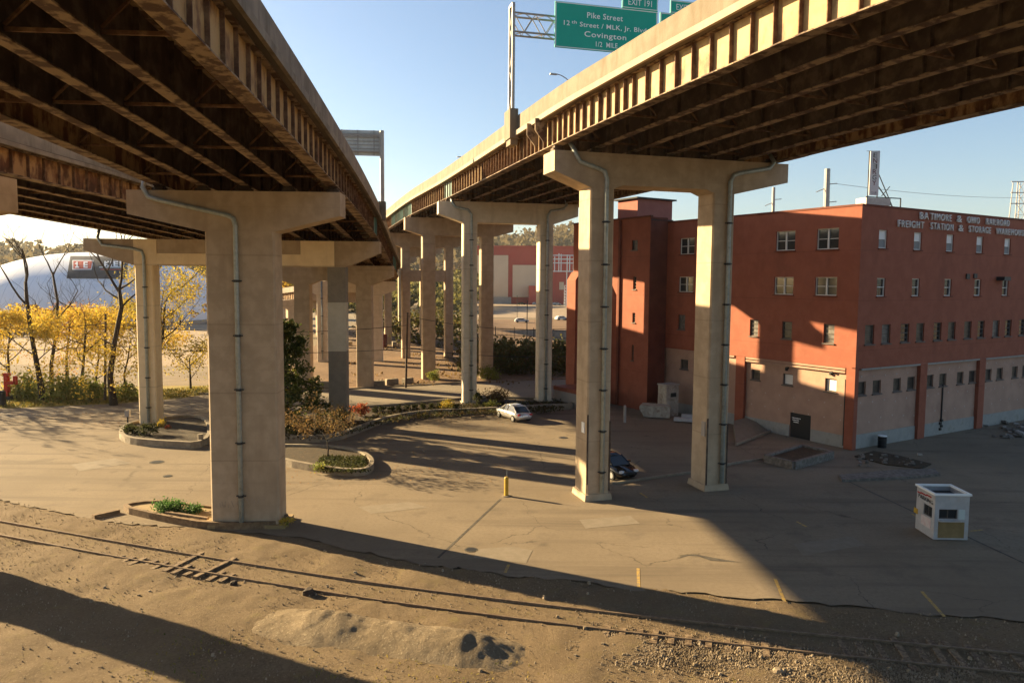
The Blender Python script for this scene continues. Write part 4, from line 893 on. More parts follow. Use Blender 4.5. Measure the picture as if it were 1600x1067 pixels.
# back of a sign on the left highway
p, t_, n = lpa.at(lpa.s_at_y(67.5)); n = Vector((n.x, n.y, 0)).normalized()
BS = thing('sign_gantry', 'grey back of a highway sign on a single post on the left highway', 'sign gantry', (p.x, p.y, p.z - 1.2))
b = MB(); b.box(p + n * .2 + Vector((0, 0, -.45)), (.6, 1.2, 1.6), n, t_); b.build('pedestal', M['par'], BS)
b = MB(); b.tube([p + n * .2 + Vector((0, 0, .35)), Vector((p.x + n.x * .2, p.y + n.y * .2, 26.1))], .19, 10); b.build('post', M['grmetal'], BS)
z0, z1 = 23.95, 26.15
b = MB(); b.box(Vector((p.x, p.y, (z0 + z1) / 2)) - n * 3.3 + t_ * .35, (6.6, .06, z1 - z0), n, t_); sp = b.build('sign_panel', M['signback'], BS)
b = MB()
for k in range(6): b.box(Vector((p.x, p.y, z0 + .3 + k * .32)) - n * 3.3 + t_ * .29, (6.5, .06, .06), n, t_)
for k in range(5): b.box(Vector((p.x, p.y, (z0 + z1) / 2)) - n * (.5 + k * 1.4) + t_ * .22, (.09, .08, z1 - z0), n, t_)
b.bar(Vector((p.x, p.y, z1 - .45)) - n * 6.6 + t_ * .1, Vector((p.x, p.y, z1 - .45)) + n * .2, .1); b.bar(Vector((p.x, p.y, z0 + .35)) - n * 6.6 + t_ * .1, Vector((p.x, p.y, z0 + .35)) + n * .2, .1)
b.build('rib', M['grmetal'], sp)
# street lamps on the far parapet of the right deck
def deck_lamp(px, py, Y, lab):
    h = A(px, py, Y); s = hpa.s_at_y(Y - 3.5); q, t_, n = hpa.at(s); q = q + n * 15.2
    t = thing('street_lamp', lab, 'street lamp', (q.x, q.y, q.z - .1), group='lamps along the right highway')
    b = MB(); b.tube([q + Vector((0, 0, -.1)), q + Vector((0, 0, h.z - q.z - .9))], .11, 8, .07); b.build('pole', M['grmetal'], t)
    top = q + Vector((0, 0, h.z - q.z - .9)); dr = -n
    pts = [top + dr * (1.9 * k / 7) + Vector((0, 0, .9 * math.sin(k / 7 * 1.57))) for k in range(8)]
    b = MB(); b.tube(pts, .05, 6); b.build('arm', M['grmetal'], t)
    e = pts[-1]; b = MB(); b.box(e + dr * .35 - Vector((0, 0, .03)), (.8, .3, .14), dr, t_); b.build('lamp_head', M['grmetal'], t)
for a in ((871, 115, 85, 'street lamp rising just below the green sign'), (696, 245, 130, 'street lamp midway along the right highway'), (618, 310, 190, 'farthest street lamp near the two highways meeting')): deck_lamp(*a)

# ------------------------------------------------------------------ yard objects
# ticket booth
bx_, by_ = 22.5, 38.6; bu = Vector((1.0, .06, 0)).normalized(); bd = Vector((-.06, 1.0, 0)).normalized()
bu = Vector((.995, -.03, 0)).normalized(); bd = Vector((bu.y * -1, bu.x, 0))
BT = thing('parking_booth', 'small white parking booth standing alone in the shaded yard', 'booth', (bx_, by_, 0))
bc = Vector((bx_, by_, 0)); W_, D_, H_ = 1.72, 1.85, 2.35
def bface(o, ud, n, w_, holes): return wall_holes(o, ud, n, 0, w_, .04, H_, holes, .1)
fo = bc - bu * W_ / 2 - bd * D_ / 2
b = bface(fo, bu, -bd, W_, [(.22, 1.12, 1.15, 1.62)])
b2 = bface(fo + bd * D_, -bd, -bu, D_, [(.75, 1.05, 1.6, 1.62)]); o_ = len(b.v); b.v += b2.v; b.f += [tuple(i + o_ for i in f_) for f_ in b2.f]
b2 = bface(fo + bu * W_, bd, bu, D_, []); o_ = len(b.v); b.v += b2.v; b.f += [tuple(i + o_ for i in f_) for f_ in b2.f]
b2 = bface(fo + bu * W_ + bd * D_, -bu, bd, W_, []); o_ = len(b.v); b.v += b2.v; b.f += [tuple(i + o_ for i in f_) for f_ in b2.f]
b.build('wall', M['booth'], BT)
b = MB(); b.box(bc + Vector((0, 0, H_ - .28)), (W_ - .06, D_ - .06, .05), bu, bd); b.build('roof', M['roofing'], BT)
b = MB()
for s in (-1, 1): b.box(bc + bd * s * (D_ / 2) + Vector((0, 0, H_ + .03)), (W_ + .16, .12, .1), bu, bd); b.box(bc + bu * s * (W_ / 2 + .02) + Vector((0, 0, H_ + .03)), (.12, D_ - .125, .1), bu, bd)
b.build('roof_trim', M['white'], BT)
for o0, ud, n, h in ((fo, bu, -bd, (.22, 1.12, 1.15, 1.62)), (fo + bd * D_, -bd, -bu, (.75, 1.05, 1.6, 1.62))):
    c = o0 + ud * (h[0] + h[2]) / 2 + Vector((0, 0, (h[1] + h[3]) / 2)) - n * .07; b = MB(); w_, h_ = h[2] - h[0], h[3] - h[1]
    for s in (-1, 1): b.box(c + Vector((0, 0, s * (h_ / 2 - .02))), (w_, .05, .04), ud, n); b.box(c + ud * s * (w_ / 2 - .02), (.04, .05, h_ - .084), ud, n)
    b.box(c, (.03, .04, h_ - .084), ud, n); f_ = b.build('window', M['framedk'], BT); b = MB(); b.box(c - n * .02, (w_ - .02, .02, h_ - .02), ud, n); b.build('pane', M['glass'], f_)
b = MB(); b.box(fo + bu * .86 - bd * .015 + Vector((0, 0, .55)), (1.3, .03, .82), bu, bd); b.build('panel', M['ply'], BT)
b = MB(); b.box(fo + bu * .72 - bd * .12 + Vector((0, 0, 1.05)), (1.05, .24, .05), bu, bd); b.build('counter', M['booth'], BT)
b = MB(); b.box(fo + bu * 1.35 - bd * .012 + Vector((0, 0, 1.36)), (.32, .024, .5), bu, bd); b.build('panel', mat('pale board', (.5, .56, .54), rough=.7), BT)
text_mesh('lettering', 'PARKING', M['black'], 1.45, .20, .012, fo + bd * (D_ / 2) - bu * .005 + Vector((0, 0, 1.78)), -bd, (0, 0, 1), BT)
b = MB()
for k, (a, w_) in enumerate(((.62, .5), (1.15, .6), (1.6, .35))): b.box(fo + bd * (a) - bu * .006 + Vector((0, 0, 2.12 - .04 * k)), (w_, .012, .07), bd, bu)
b.build('lettering', M['taillight'], BT)
b = MB(); b.box(fo + bd * .8 - bu * .008 + Vector((0, 0, .72)), (.95, .016, .5), bd, bu); b.build('poster', mat('faded pink notice', (.58, .45, .43), (.62, .55, .52), 5, rough=.8), BT)
b = MB(); b.box(fo + bd * 1.85 - bu * .01 + Vector((0, 0, .98)), (.4, .02, .28), bd, bu); b.build('sticker', M['yellow'], BT)
# bollard
x, y = G(791, 775); BO = thing('bollard', 'yellow bollard standing at the end of the yard joint', 'bollard', (x, y, 0))
b = MB(); b.tube([(x, y, -.05), (x, y, 1.12), (x, y, 1.2)], [.135, .135, .09], 14); b.build('post', M['yellow'], BO)
b = MB(); b.tube([(x + .03, y, 1.19), (x + .03, y, 1.6)], .018, 6); b.build('rod', M['galv'], BO)
b = MB(); b.tube([(x, y, -.02), (x, y, .06)], .27, 14); b.build('footing', M['patch'], BO)
# barrel beside the warehouse
x, y = G(1378, 699); BR = thing('barrel', 'black barrel with a white lid against the warehouse plinth', 'barrel', (x, y, 0))
b = MB(); b.tube([(x, y, .0), (x, y, .28), (x, y, .3), (x, y, .32), (x, y, .62), (x, y, .64), (x, y, .66), (x, y, .92)], [.33, .33, .36, .33, .33, .36, .33, .33], 16); b.build('drum', M['black'], BR)
b = MB(); b.tube([(x, y, .92), (x, y, .98)], .34, 16); b.build('lid', M['white'], BR)
# skip, junk and ramp by the stair tower
def skip(px, py, rot, L, Wd, H, lab, m):
    x, y = G(px, py); t = thing('skip', lab, 'skip', (x, y, 0), 0); c = Vector((x, y, 0)); u = Vector((math.cos(rot), math.sin(rot), 0)); v = Vector((-u.y, u.x, 0))
    b = MB(); lo = [(-L / 2 + .45, .12), (L / 2, .12), (L / 2, H), (-L / 2, H), (-L / 2, H * .75)]
    b.prism_uz(lo, c, u, v, Wd); b.build('body', m, t)
    b = MB()
    for s in (-1, 1): b.box(c + u * s * L * .24 + Vector((0, 0, H + .06)), (L * .46, Wd + .1, .08), u, v)
    b.build('lid', m, t); b = MB()
    for s in (-.35, 0, .35): b.box(c + u * s * L - v * (Wd / 2 + .03) + Vector((0, 0, H * .55)), (.09, .06, H * .75), u, v)
    b.build('rib', m, t); return t
skip(1024, 652, R(-18), 2.9, 1.5, 1.15, 'tall beige skip with flat lids by the stair tower', M['bin'])
x, y = G(1070, 660); b = MB(); b.box((x, y, .28), (2.0, .6, .3), (.93, -.3, 0)); b.box((x + .5, y + .7, .38), (1.3, .5, .5), (.9, -.2, 0)); tag(b.build('scrap_panel', M['booth']), 'pale scrap panels lying beside the beige skip', 'scrap')
x, y = G(1020, 640); c = Vector((15.4, 73.6, 0)); t = thing('utility_cabinet', 'beige utility cabinet against the corner of the stair tower', 'cabinet', (c.x, c.y, 0)); b = MB(); b.box(c + Vector((0, 0, 1.5)), (1.6, 1.2, 3.0), RU, LU); b.build('housing', M['bin'], t); b = MB(); b.box(c + Vector((0, 0, 3.08)), (1.75, 1.35, .14), RU, LU); b.build('cap', M['farconc'], t); b = MB(); b.box(c + NR * .62 + RU * .1 + Vector((0, 0, 2.1)), (.7, .06, .4), RU, LU); b.build('vent', M['dkmetal'], t)
x, y = G(976, 660); b = MB(); b.tube([(x, y, 0), (x, y, 1.55), (x, y, 1.62)], [.13, .13, .08], 10); tag(b.build('guard_post', M['grmetal']), 'short grey guard post before the stair tower doorway', 'post')
RMP = thing('concrete_ramp', 'sloping concrete ramp wedge below the black warehouse door', 'ramp', (*G(1170, 690), 0))
p0, p1, p2 = Vector((*G(1150, 697), 0)), Vector((*G(1212, 672), 0)), Vector((*G(1195, 660), 0)); p3 = Vector((*G(1146, 672), 0))
b = MB(); hz = Vector((0, 0, .95)); b.add([p0, p1, p2, p3, p1 + hz * .05, p2 + hz, p3 + hz * .9, p0 + hz * .1], [(0, 1, 2, 3), (7, 4, 5, 6), (0, 1, 4, 7), (1, 2, 5, 4), (2, 3, 6, 5), (3, 0, 7, 6)]); b.build('slope', M['patch'], RMP)
b = MB(); b.bar(p0 + hz * .16, p1 + hz * .12, .16, .18); b.build('edge_kerb', M['kerb'], RMP)
# raised concrete island, rubble kerbs near the corner
def poly_px(pts, z=0.0): return [G(px, py, z) for px, py in pts]
ISL = thing('raised_island', 'low square concrete island with a dark soil middle before the warehouse', 'island', (*G(1245, 718), 0))
q = poly_px([(1196, 722), (1240, 733), (1300, 716), (1252, 705)]); b = MB()
for a, c in zip(q, q[1:] + q[:1]): b.bar((a[0], a[1], .28), (c[0], c[1], .28), .32, .56)
b.build('kerb', M['rubble'], ISL); b = MB(); b.add([(x, y, .40) for x, y in q], [(0, 1, 2, 3)]); b.build('soil', M['soil'], ISL)
KB = thing('broken_kerb', 'long broken kerb slab with rubble near the warehouse corner', 'kerb', (*G(1390, 745), 0))
q = poly_px([(1311, 745), (1400, 737), (1460, 735), (1468, 744), (1420, 748), (1315, 753)]); b = MB(); b.prism(q, -.02, .17); b.build('slab', M['rubble'], KB)
q = poly_px([(1335, 714), (1385, 727), (1440, 733), (1455, 726), (1400, 712), (1365, 706)]); b = MB(); b.prism(q, -.02, .10); b.build('slab', M['soil'], KB)
for k in range(26):
    x, y = G(random.uniform(1340, 1450), random.uniform(712, 732)); b = MB(); r = random.uniform(.08, .24); b.box((x, y, .1 + r * .2), (r * 1.6, r, r * .7), (math.cos(k), math.sin(k), random.uniform(-.3, .3))); b.build('chunk', M['rubble'] if k % 6 else M['farconc'], KB)
RB = thing('rubble_heap', 'heap of broken concrete along the far right warehouse wall', 'rubble', (*G(1575, 672), 0))
for k in range(48):
    x, y = G(random.uniform(1535, 1600) + random.uniform(0, 60), random.uniform(662, 686)); b = MB(); r = random.uniform(.1, .42)
    b.box((x, y, .05 + r * .3), (r * 1.7, r * 1.1, r * .5), (math.cos(k * 1.7), math.sin(k * 1.7), random.uniform(-.4, .4))); b.build('chunk', M['farconc'] if k % 4 == 0 else M['rubble'], RB)
# curb through the yard behind the front portal
YC = MB(); pts = [(*G(955, 757), .07), (*G(1000, 750), .07), (*G(1088, 738), .07), (*G(1150, 724), .07), (*G(1200, 717), .07)]
for a, c in zip(pts, pts[1:]): YC.bar(a, c, .2, .15)
tag(YC.build('yard_kerb', M['kerb']), kind='structure')

# ------------------------------------------------------------------ planters
def sm_poly(px_pts, k=2, closed=True):
    p = np.array([G(*q) for q in px_pts])
    for _ in range(k):
        if closed: q = np.roll(p, -1, 0); p = np.stack([.75 * p + .25 * q, .25 * p + .75 * q], 1).reshape(-1, 2)
        else: q = p[1:]; a = p[:-1]; m_ = np.stack([.75 * a + .25 * q, .25 * a + .75 * q], 1).reshape(-1, 2); p = np.vstack([p[:1], m_, p[-1:]])
    return [tuple(x) for x in p]
def planter(lab, pl, h, soilz, wd, soilm=None, wallm=None):
    c = np.mean(pl, 0); t = thing('planter', lab, 'planter', (c[0], c[1], 0)); n = len(pl)
    P = np.array(pl); tg_ = np.roll(P, -1, 0) - np.roll(P, 1, 0); tg_ /= np.linalg.norm(tg_, axis=1)[:, None]; nr = np.stack([tg_[:, 1], -tg_[:, 0]], 1)
    if sum((P[i, 0] * P[(i + 1) % n, 1] - P[(i + 1) % n, 0] * P[i, 1]) for i in range(n)) < 0: nr = -nr
    In = P - nr * wd; b = MB(); vs = []
    for i in range(n): vs += [(*P[i], -.03), (*P[i], h), (*In[i], h), (*In[i], -.03)]
    b.add(vs, [(i * 4 + j, i * 4 + (j + 1) % 4, ((i + 1) % n) * 4 + (j + 1) % 4, ((i + 1) % n) * 4 + j) for i in range(n) for j in range(4)])
    b.build('kerb_wall', wallm or M['kerb'], t)
    b = MB(); b.add([(x, y, soilz) for x, y in P - nr * wd * .6], [tuple(range(n))]); b.build('soil', soilm or M['soil'], t)
    return t
planter('round ended planter around the left column of the wide portal', sm_poly([(183, 682), (195, 694), (245, 699), (330, 703), (330, 662), (300, 655), (240, 662), (200, 668)]), .55, .35, .3)
planter('lozenge planter with a thin brown tree right of the broad pier', sm_poly([(420, 724), (520, 743), (572, 745), (588, 732), (575, 716), (540, 706), (480, 703), (420, 703)]), .5, .34, .3)
planter('long curved planter bed behind the parking yard', sm_poly([(418, 692), (520, 692), (558, 678), (600, 661), (660, 650), (725, 648), (800, 644), (845, 641), (898, 640), (896, 630), (840, 629), (770, 627), (700, 631), (620, 639), (560, 643), (480, 650), (418, 656)], 2), .6, .42, .3)
planter('ragged timber edged planter left of the broad front pier', sm_poly([(186, 800), (250, 815), (330, 829), (440, 826), (456, 815), (430, 806), (330, 800), (260, 790), (215, 792)], 1), .38, .27, .22, M['soil_dry'], M['timber'])
b = MB(); b.bar((*G(146, 810), .1), (*G(186, 801), .1), .3, .22); tag(b.build('timber_beam', M['timber']), 'single old timber lying at the planter tip by the track', 'timber')
b = MB(); b.bar((*G(260, 812), .42), (*G(325, 822), .42), .2, .12); tag(b.build('timber_beam', M['timber']), 'loose timber lying on the ragged planter edge beside the pier', 'timber')
x, y = G(317, 695); b = MB(); b.tube([(x, y - .4, 0), (x, y - .4, .95)], .2, 10); tag(b.build('stub_post', M['kerb']), 'short pale stub post in front of the portal planter', 'post')
x, y = G(200, 668); t = thing('meter_box', 'small grey meter box on a post in the portal planter', 'meter box', (x, y, 0)); b = MB(); b.box((x, y, .5), (.1, .1, 1.0)); b.build('post', M['dkmetal'], t); b = MB(); b.box((x, y, 1.25), (.4, .25, .55)); b.build('box', M['grmetal'], t)
for k, (a, c, lab) in enumerate((((533, 649), (557, 648), 0), ((572, 649), (590, 648), 0))):
    pass
for (a, c, lab) in (((692, 653), (716, 651), 'left one of two wheel stops before the planter wall'), ((735, 653), (756, 651), 'wheel stop nearest the silver car')):
    b = MB(); b.bar((*G(*a), .08), (*G(*c), .08), .25, .16); tag(b.build('wheel_stop', M['timber']), lab, 'wheel stop')
for k, (px, py, s, lab) in enumerate(((508, 606, .9, 'concrete block left of the banded pier column'), (592, 603, .8, 'leftmost of three concrete blocks at the dirt lot edge'), (612, 601, .9, 'middle of three concrete blocks at the dirt lot edge'), (637, 599, .85, 'concrete block beside the leaning utility pole'), (545, 540, .9, 'distant concrete block under the left deck'), (585, 540, 1.0, 'distant concrete block near the red cabinet'), (616, 541, 1.1, 'dark distant block right of the red cabinet'))):
    x, y = G(px, py); b = MB(); pr = [(-.9 * s, 0), (.9 * s, 0), (.9 * s, .75 * s), (.75 * s, .85 * s), (-.75 * s, .85 * s), (-.9 * s, .75 * s)]
    b.prism_uz(pr, Vector((x, y, 0)), Vector((math.cos(.3 * k), math.sin(.3 * k), 0)), Vector((-math.sin(.3 * k), math.cos(.3 * k), 0)), .7 * s); tag(b.build('concrete_block', M['kerb']), lab, 'concrete block')
x, y = G(598, 543); t = thing('cabinet', 'brown cabinet with a red panel under the left deck', 'cabinet', (x, y, 0)); b = MB(); b.box((x, y, 1.3), (1.6, 1.0, 2.6)); b.build('housing', M['brick_dark'], t); b = MB(); b.box((x - .2, y - .52, .8), (.9, .06, 1.3)); b.build('panel', M['redp'], t)

# ------------------------------------------------------------------ plants
def leaves(name, centers, spread, n, size, m, parent, asp=.6, flat=0.0):
    c = np.array(centers); i = rng.integers(0, len(c), n)
    sp = np.array(spread) if np.ndim(spread) else np.full(len(c), spread)
    P = c[i] + rng.normal(size=(n, 3)) * sp[i][:, None] * np.array([1, 1, .75])
    P[:, 2] = np.maximum(P[:, 2], .05); U, V = rand_uv(n, size, size * asp, flat)
    return quads(name, P, U, V, m, parent)
def shrub(name, lab, x, y, z, r, h, m, n=260, size=.07, cat='shrub', group=None, stems=True, seed=0):
    t = thing(name, lab, cat, (x, y, z), group=group); r_ = random.Random(seed * 31 + int(x * 10))
    cs = []
    for k in range(9):
        a = r_.random() * 6.28; q = r * r_.random() ** .5 * .75; cs.append((x + q * math.cos(a), y + q * math.sin(a), z + h * r_.uniform(.2, .9) * (1 - .35 * q / r)))
    leaves('foliage', cs, r * .27, n, size, m, t)
    if stems:
        b = MB()
        for c in cs[:6]: b.tube([(x + (c[0] - x) * .15, y + (c[1] - y) * .15, z - .05), ((x + c[0]) / 2, (y + c[1]) / 2, z + (c[2] - z) * .6), c], [.03, .02, .008], 5)
        b.build('stem', M['bark'], t)
    return t
def tree(name, lab, base, pts, r0, levels, crown, m, nleaf, lsize, lsp, seed, group=None, cat='tree', minz=None, lz=None, splitn=(2, 3), droop=0, limbs=(), crown_extra=(), topr=.5):
    """pts: trunk polyline; limbs grow off it recursively; leaves gather round the twigs."""
    r_ = random.Random(seed); t = thing(name, lab, cat, base, group=group); b = MB(); tips = []
    def grow(p, d, L, r, lv):
        q = [p]; dd = Vector(d); nseg = 4
        for k in range(nseg):
            dd = (dd + Vector((r_.uniform(-.2, .2), r_.uniform(-.2, .2), r_.uniform(-.05, .16) - droop))).normalized(); q.append(q[-1] + dd * L / nseg)
        b.tube(q, [r * (1 - .5 * k / nseg) for k in range(nseg + 1)], 7 if r > .06 else 5 if r > .025 else 4, cap=False)
        if lv <= 1: tips.extend(q[1:])
        elif lv == 2: tips.extend(q[2:])
        if lv == 0: return
        for k in range(r_.randint(*splitn)):
            i = r_.choice([2, 3, 4, 4]); a = Vector((r_.uniform(-1, 1), r_.uniform(-1, 1), r_.uniform(-.15, .7)))
            nd = (dd * .75 + a.normalized() * .8).normalized(); grow(q[i], nd, L * r_.uniform(.55, .8), r * (.5 + .02 * (4 - i)) * .95, lv - 1)
    P = [Vector(p) for p in pts]; n = len(P)
    b.tube(P, [r0 * (1.25 if k == 0 else 1) * (1 - topr * k / (n - 1)) for k in range(n)], 9)
    for f_, d, L, r, lv in limbs:
        k = min(int(f_ * (n - 1)), n - 2); p = P[k].lerp(P[k + 1], f_ * (n - 1) - k); grow(p, Vector(d).normalized(), L, r, lv)
    b.sm = True; b.build('trunk', M['bark'], t)
    T = np.array([tuple(p) for p in tips]) if tips else np.zeros((0, 3))
    if lz is not None and len(T): T = T[(T[:, 2] > lz[0]) & (T[:, 2] < lz[1])]
    cs = list(map(tuple, T)) + list(crown_extra)
    if nleaf and cs: leaves('crown', cs, lsp, nleaf, lsize, m, t)
    return t
# left group of autumn trees: trunk lines read off the photo at about 80 m
def ap(px, py, Y=79.0): return tuple(A(px, py, Y))
def auto_limbs(k, L, r, lv, seed, lo=.35):
    q = random.Random(seed); return [(lo + (1 - lo) * i / max(1, k - 1) * .98, (math.cos(i * 2.4 + seed), math.sin(i * 2.4 + seed), q.uniform(.25, .9)), L * q.uniform(.7, 1.15), r * q.uniform(.7, 1.0), lv) for i in range(k)]
GT = 'yellow autumn trees beyond the left verge'
specs = [
 ('tall forked tree with bare top limbs, leftmost of the dark trunks', [(68, 628), (60, 580), (52, 540), (42, 470), (40, 440)], 79, .30, [(.72, (-.8, 0, 1), 5.2, .12, 3), (.98, (-.3, .2, 1), 3.6, .12, 3), (.98, (.5, -.2, 1), 4.0, .11, 3), (.55, (.6, .3, .8), 3.6, .10, 3), (.4, (-.9, .2, .5), 3.2, .08, 3), (.35, (.8, -.4, .4), 3.0, .07, 3)], 2600, 'lf_yellow'),
 ('slender forked tree second from the left edge', [(82, 626), (80, 570), (88, 520), (90, 470), (82, 425)], 82, .22, [(.6, (.8, .1, .8), 4.2, .09, 3), (.97, (-.5, .2, 1), 3.4, .09, 3), (.97, (.35, 0, 1), 3.2, .08, 3), (.45, (-.7, -.3, .5), 3.0, .07, 3), (.35, (.8, .4, .35), 3.2, .07, 3)], 2300, 'lf_yellow'),
 ('small yellow tree between the slender tree and the utility pole', [(126, 622), (130, 570), (133, 530), (135, 500)], 84, .18, auto_limbs(6, 3.0, .08, 3, 5), 2000, 'lf_yellow'),
 ('big dark leaning tree whose limbs spread before the banner', [(178, 630), (172, 590), (178, 540), (190, 480), (186, 450)], 77, .34, [(.93, (-.75, .1, .75), 5.0, .14, 3), (.98, (.35, 0, 1), 4.5, .13, 3), (.75, (.9, .15, .8), 4.0, .10, 3), (.85, (-1, .3, .35), 4.6, .10, 3), (.98, (1.0, -.1, .55), 4.6, .10, 3), (.5, (-.8, .2, .3), 3.0, .07, 2)], 1300, 'lf_yellow'),
 ('twin stemmed sapling right of the leaning tree', [(197, 612), (194, 585), (200, 560), (203, 540)], 82, .12, auto_limbs(5, 2.6, .06, 2, 8, .3), 1100, 'lf_yellow'),
 ('full golden green tree between the two front piers', [(245, 598), (247, 560), (255, 520), (258, 470)], 88, .22, auto_limbs(10, 4.2, .10, 3, 3, .25), 4600, 'lf_gold'),
 ('yellow tree behind the portal column with thin stems', [(226, 604), (222, 560), (228, 520), (232, 490)], 90, .16, auto_limbs(7, 3.4, .08, 3, 14, .3), 2400, 'lf_yellow'),
 ('small pale green tree at the right of the golden tree', [(298, 606), (297, 580), (296, 560)], 88, .12, auto_limbs(6, 2.4, .06, 2, 6, .3), 1300, 'lf_gold'),
 ('low yellow tree at the left picture edge', [(10, 620), (14, 580), (12, 550), (16, 520)], 86, .16, auto_limbs(7, 3.4, .08, 3, 21, .25), 2200, 'lf_yellow'),
 ('orange yellow tree showing between the slender tree and the dome', [(106, 612), (104, 560), (108, 520), (112, 480)], 92, .18, auto_limbs(7, 3.8, .08, 3, 33, .3), 2400, 'lf_orange'),
 ('low golden tree between leaning tree and utility pole', [(152, 618), (150, 590), (154, 560), (152, 530)], 88, .15, auto_limbs(7, 3.0, .07, 3, 44, .3), 2000, 'lf_yellow'),
]
for i, (lab, pl, Y, r, lm, nl, mm2) in enumerate(specs):
    bx0 = G(*pl[0]); pts = [(*ap(pl[0][0], pl[0][1], Y)[:2], -.1)] + [ap(px, py, Y) for px, py in pl[1:]]
    top = 9.5 if i in (0, 1) else 7.0 if i == 3 else 9.5 if i != 5 else 30
    qq = random.Random(i); cex = [(pts[0][0] + qq.gauss(0, 2.0), pts[0][1] + qq.gauss(0, 1.6), qq.uniform(1.2, 6.0)) for _ in range(20)]
    tree('autumn_tree', lab, (pts[0][0], pts[0][1], 0), pts, r, 3, None, M[mm2], int(nl * 1.35), .085, .5, 100 + i, group=GT, lz=(1.0, top), limbs=lm, crown_extra=cex)
for i, (x_, y_, h_) in enumerate(((-63, 79, 12), (-70, 85, 14), (-80, 80, 13), (-76, 92, 14), (-92, 88, 14))):
    q_ = random.Random(i + 60); pts = [(x_ + q_.gauss(0, .2) * k, y_, -.1 + h_ * .62 * k / 4) for k in range(5)]
    tree('autumn_tree', ['nearest of the thin leaved trees left of the view along the verge', 'second thin leaved tree left of the view', 'third thin leaved tree left of the view', 'rearmost thin leaved tree left of the view', 'farthest thin leaved tree left of the view'][i], (x_, y_, 0), pts, .28, 3, None, M['lf_yellow'], 900, .14, .4, 300 + i, group=GT, limbs=auto_limbs(9, 4.4, .11, 3, i, .3))
# leafless twigs far trees carry few leaves; broadleaf evergreen behind the broad pier
x, y = -19.0, 63.0
EV = thing('evergreen_tree', 'dense dark green broadleaf tree half behind the broad pier', 'tree', (x, y, 0))
b = MB(); b.tube([(x, y, -.05), (x + .1, y, 3), (x - .1, y, 6.5), (x, y, 9.4)], [.2, .16, .1, .03], 8)
rr = random.Random(5); cs = []; sp = []
for k in range(190):
    z = .6 + 8.8 * rr.random(); rad = 3.5 * (1 - (z / 9.9) ** 1.5) + .4; a = rr.random() * 6.28; q = rad * rr.random() ** .45
    c = (x + q * math.cos(a), y + q * math.sin(a), z); cs.append(c); sp.append(.26)
    if k % 2: b.tube([(x, y, max(.3, z - .7)), ((x + c[0]) / 2, (y + c[1]) / 2, z - .3), c], [.06, .035, .012], 5)
b.build('trunk', M['bark'], EV); leaves('crown', cs, sp, 10500, .115, M['lf_dark'], EV, .55)
# ornamental tree in the lozenge planter
x, y = G(512, 722); x -= .0
pts = [(x, y, .2), (x + .05, y, 1.0), (x - .05, y, 1.7)]
tree('ornamental_tree', 'thin weeping tree with dry orange brown leaves in the lozenge planter', (x, y, .3), pts, .06, 3, None, M['lf_brown'], 1700, .05, .2, 77, limbs=[(.95, (math.cos(k * 1.05), math.sin(k * 1.05), .55), 1.7, .03, 3) for k in range(6)], droop=.06)
# shrubs
shr = [
 ('red_shrub', 'bright red shrub right of the banded column', 563, 652, .75, 1.5, 'lf_red', 900, .06),
 ('clipped_shrub', 'dark cone shaped shrub at the foot of the banded column', 538, 664, .7, 1.9, 'lf_box', 900, .06),
 ('shrub', 'loose golden shrub at the left foot of the pale portal', 700, 640, .75, 1.2, 'lf_gold', 600, .06),
 ('clipped_shrub', 'slim dark cone shrub right of the pale portal column', 746, 636, .45, 1.9, 'lf_box', 700, .05),
 ('shrub', 'wide reddish brown shrub behind the silver car', 778, 628, 1.5, 1.3, 'lf_brown', 1100, .07),
 ('shrub', 'low green shrub in front of the reddish brown shrub', 768, 637, .9, .7, 'lf_green', 500, .05),
 ('shrub', 'tuft of leaves at the foot of the third portal left column', 678, 598, .9, 1.9, 'lf_green', 700, .08),
 ('shrub', 'weeds round the right column of the third portal', 762, 592, 1.7, 1.9, 'lf_green', 900, .09),
 ('shrub', 'dry orange brush in the bed below the evergreen', 497, 668, 1.6, 1.0, 'lf_brown', 900, .06),
 ('shrub', 'brown brush at the left end of the curved bed', 462, 676, 1.5, 1.0, 'lf_box', 700, .06),
 ('juniper', 'bigger bright green juniper in the ragged planter', 264, 797, .75, .5, 'lf_juni', 1400, .05),
 ('juniper', 'smaller green juniper touching the broad pier', 298, 800, .55, .3, 'lf_juni', 700, .045),
 ('shrub', 'dark leafy plant left of the portal column base', 207, 677, .75, 1.0, 'lf_box', 600, .06),
 ('shrub', 'dark leafy plant right of the portal column base', 232, 681, .75, 1.1, 'lf_box', 600, .06),
 ('shrub', 'yellowing weed at the far rim of the portal planter', 253, 668, .45, .9, 'lf_gold', 250, .06),
 ('flowers', 'red flowers at the rim of the portal planter', 262, 670, .35, .3, 'lf_red', 160, .05),
 ('bush', 'large light green bush under the leftmost trees', 40, 622, 2.2, 2.7, 'lf_green', 1700, .12),
 ('bush', 'wide green bush below the small yellow tree', 100, 624, 2.6, 2.6, 'lf_green', 1900, .12),
 ('bush', 'green bush at the foot of the utility pole', 142, 626, 1.8, 2.2, 'lf_green', 1200, .12),
 ('bush', 'green bush right of the big leaning trunk', 198, 624, 1.5, 1.8, 'lf_green', 900, .11),
 ('shrub', 'grassy tuft between the lozenge planter stems', 500, 733, .5, .4, 'lf_green', 300, .05),
 ('shrub', 'weeds along the right side of the broad pier base', 449, 818, .35, .3, 'lf_gold', 200, .04),
]
for k, (nm, lab, px, py, r, h, m_, n_, s_) in enumerate(shr):
    zz = .3 if (py > 625 and nm != 'bush') else 0
    x, y = G(px, py, zz); shrub(nm, lab, x, y, zz, r, h, M[m_], n_, s_, seed=k)
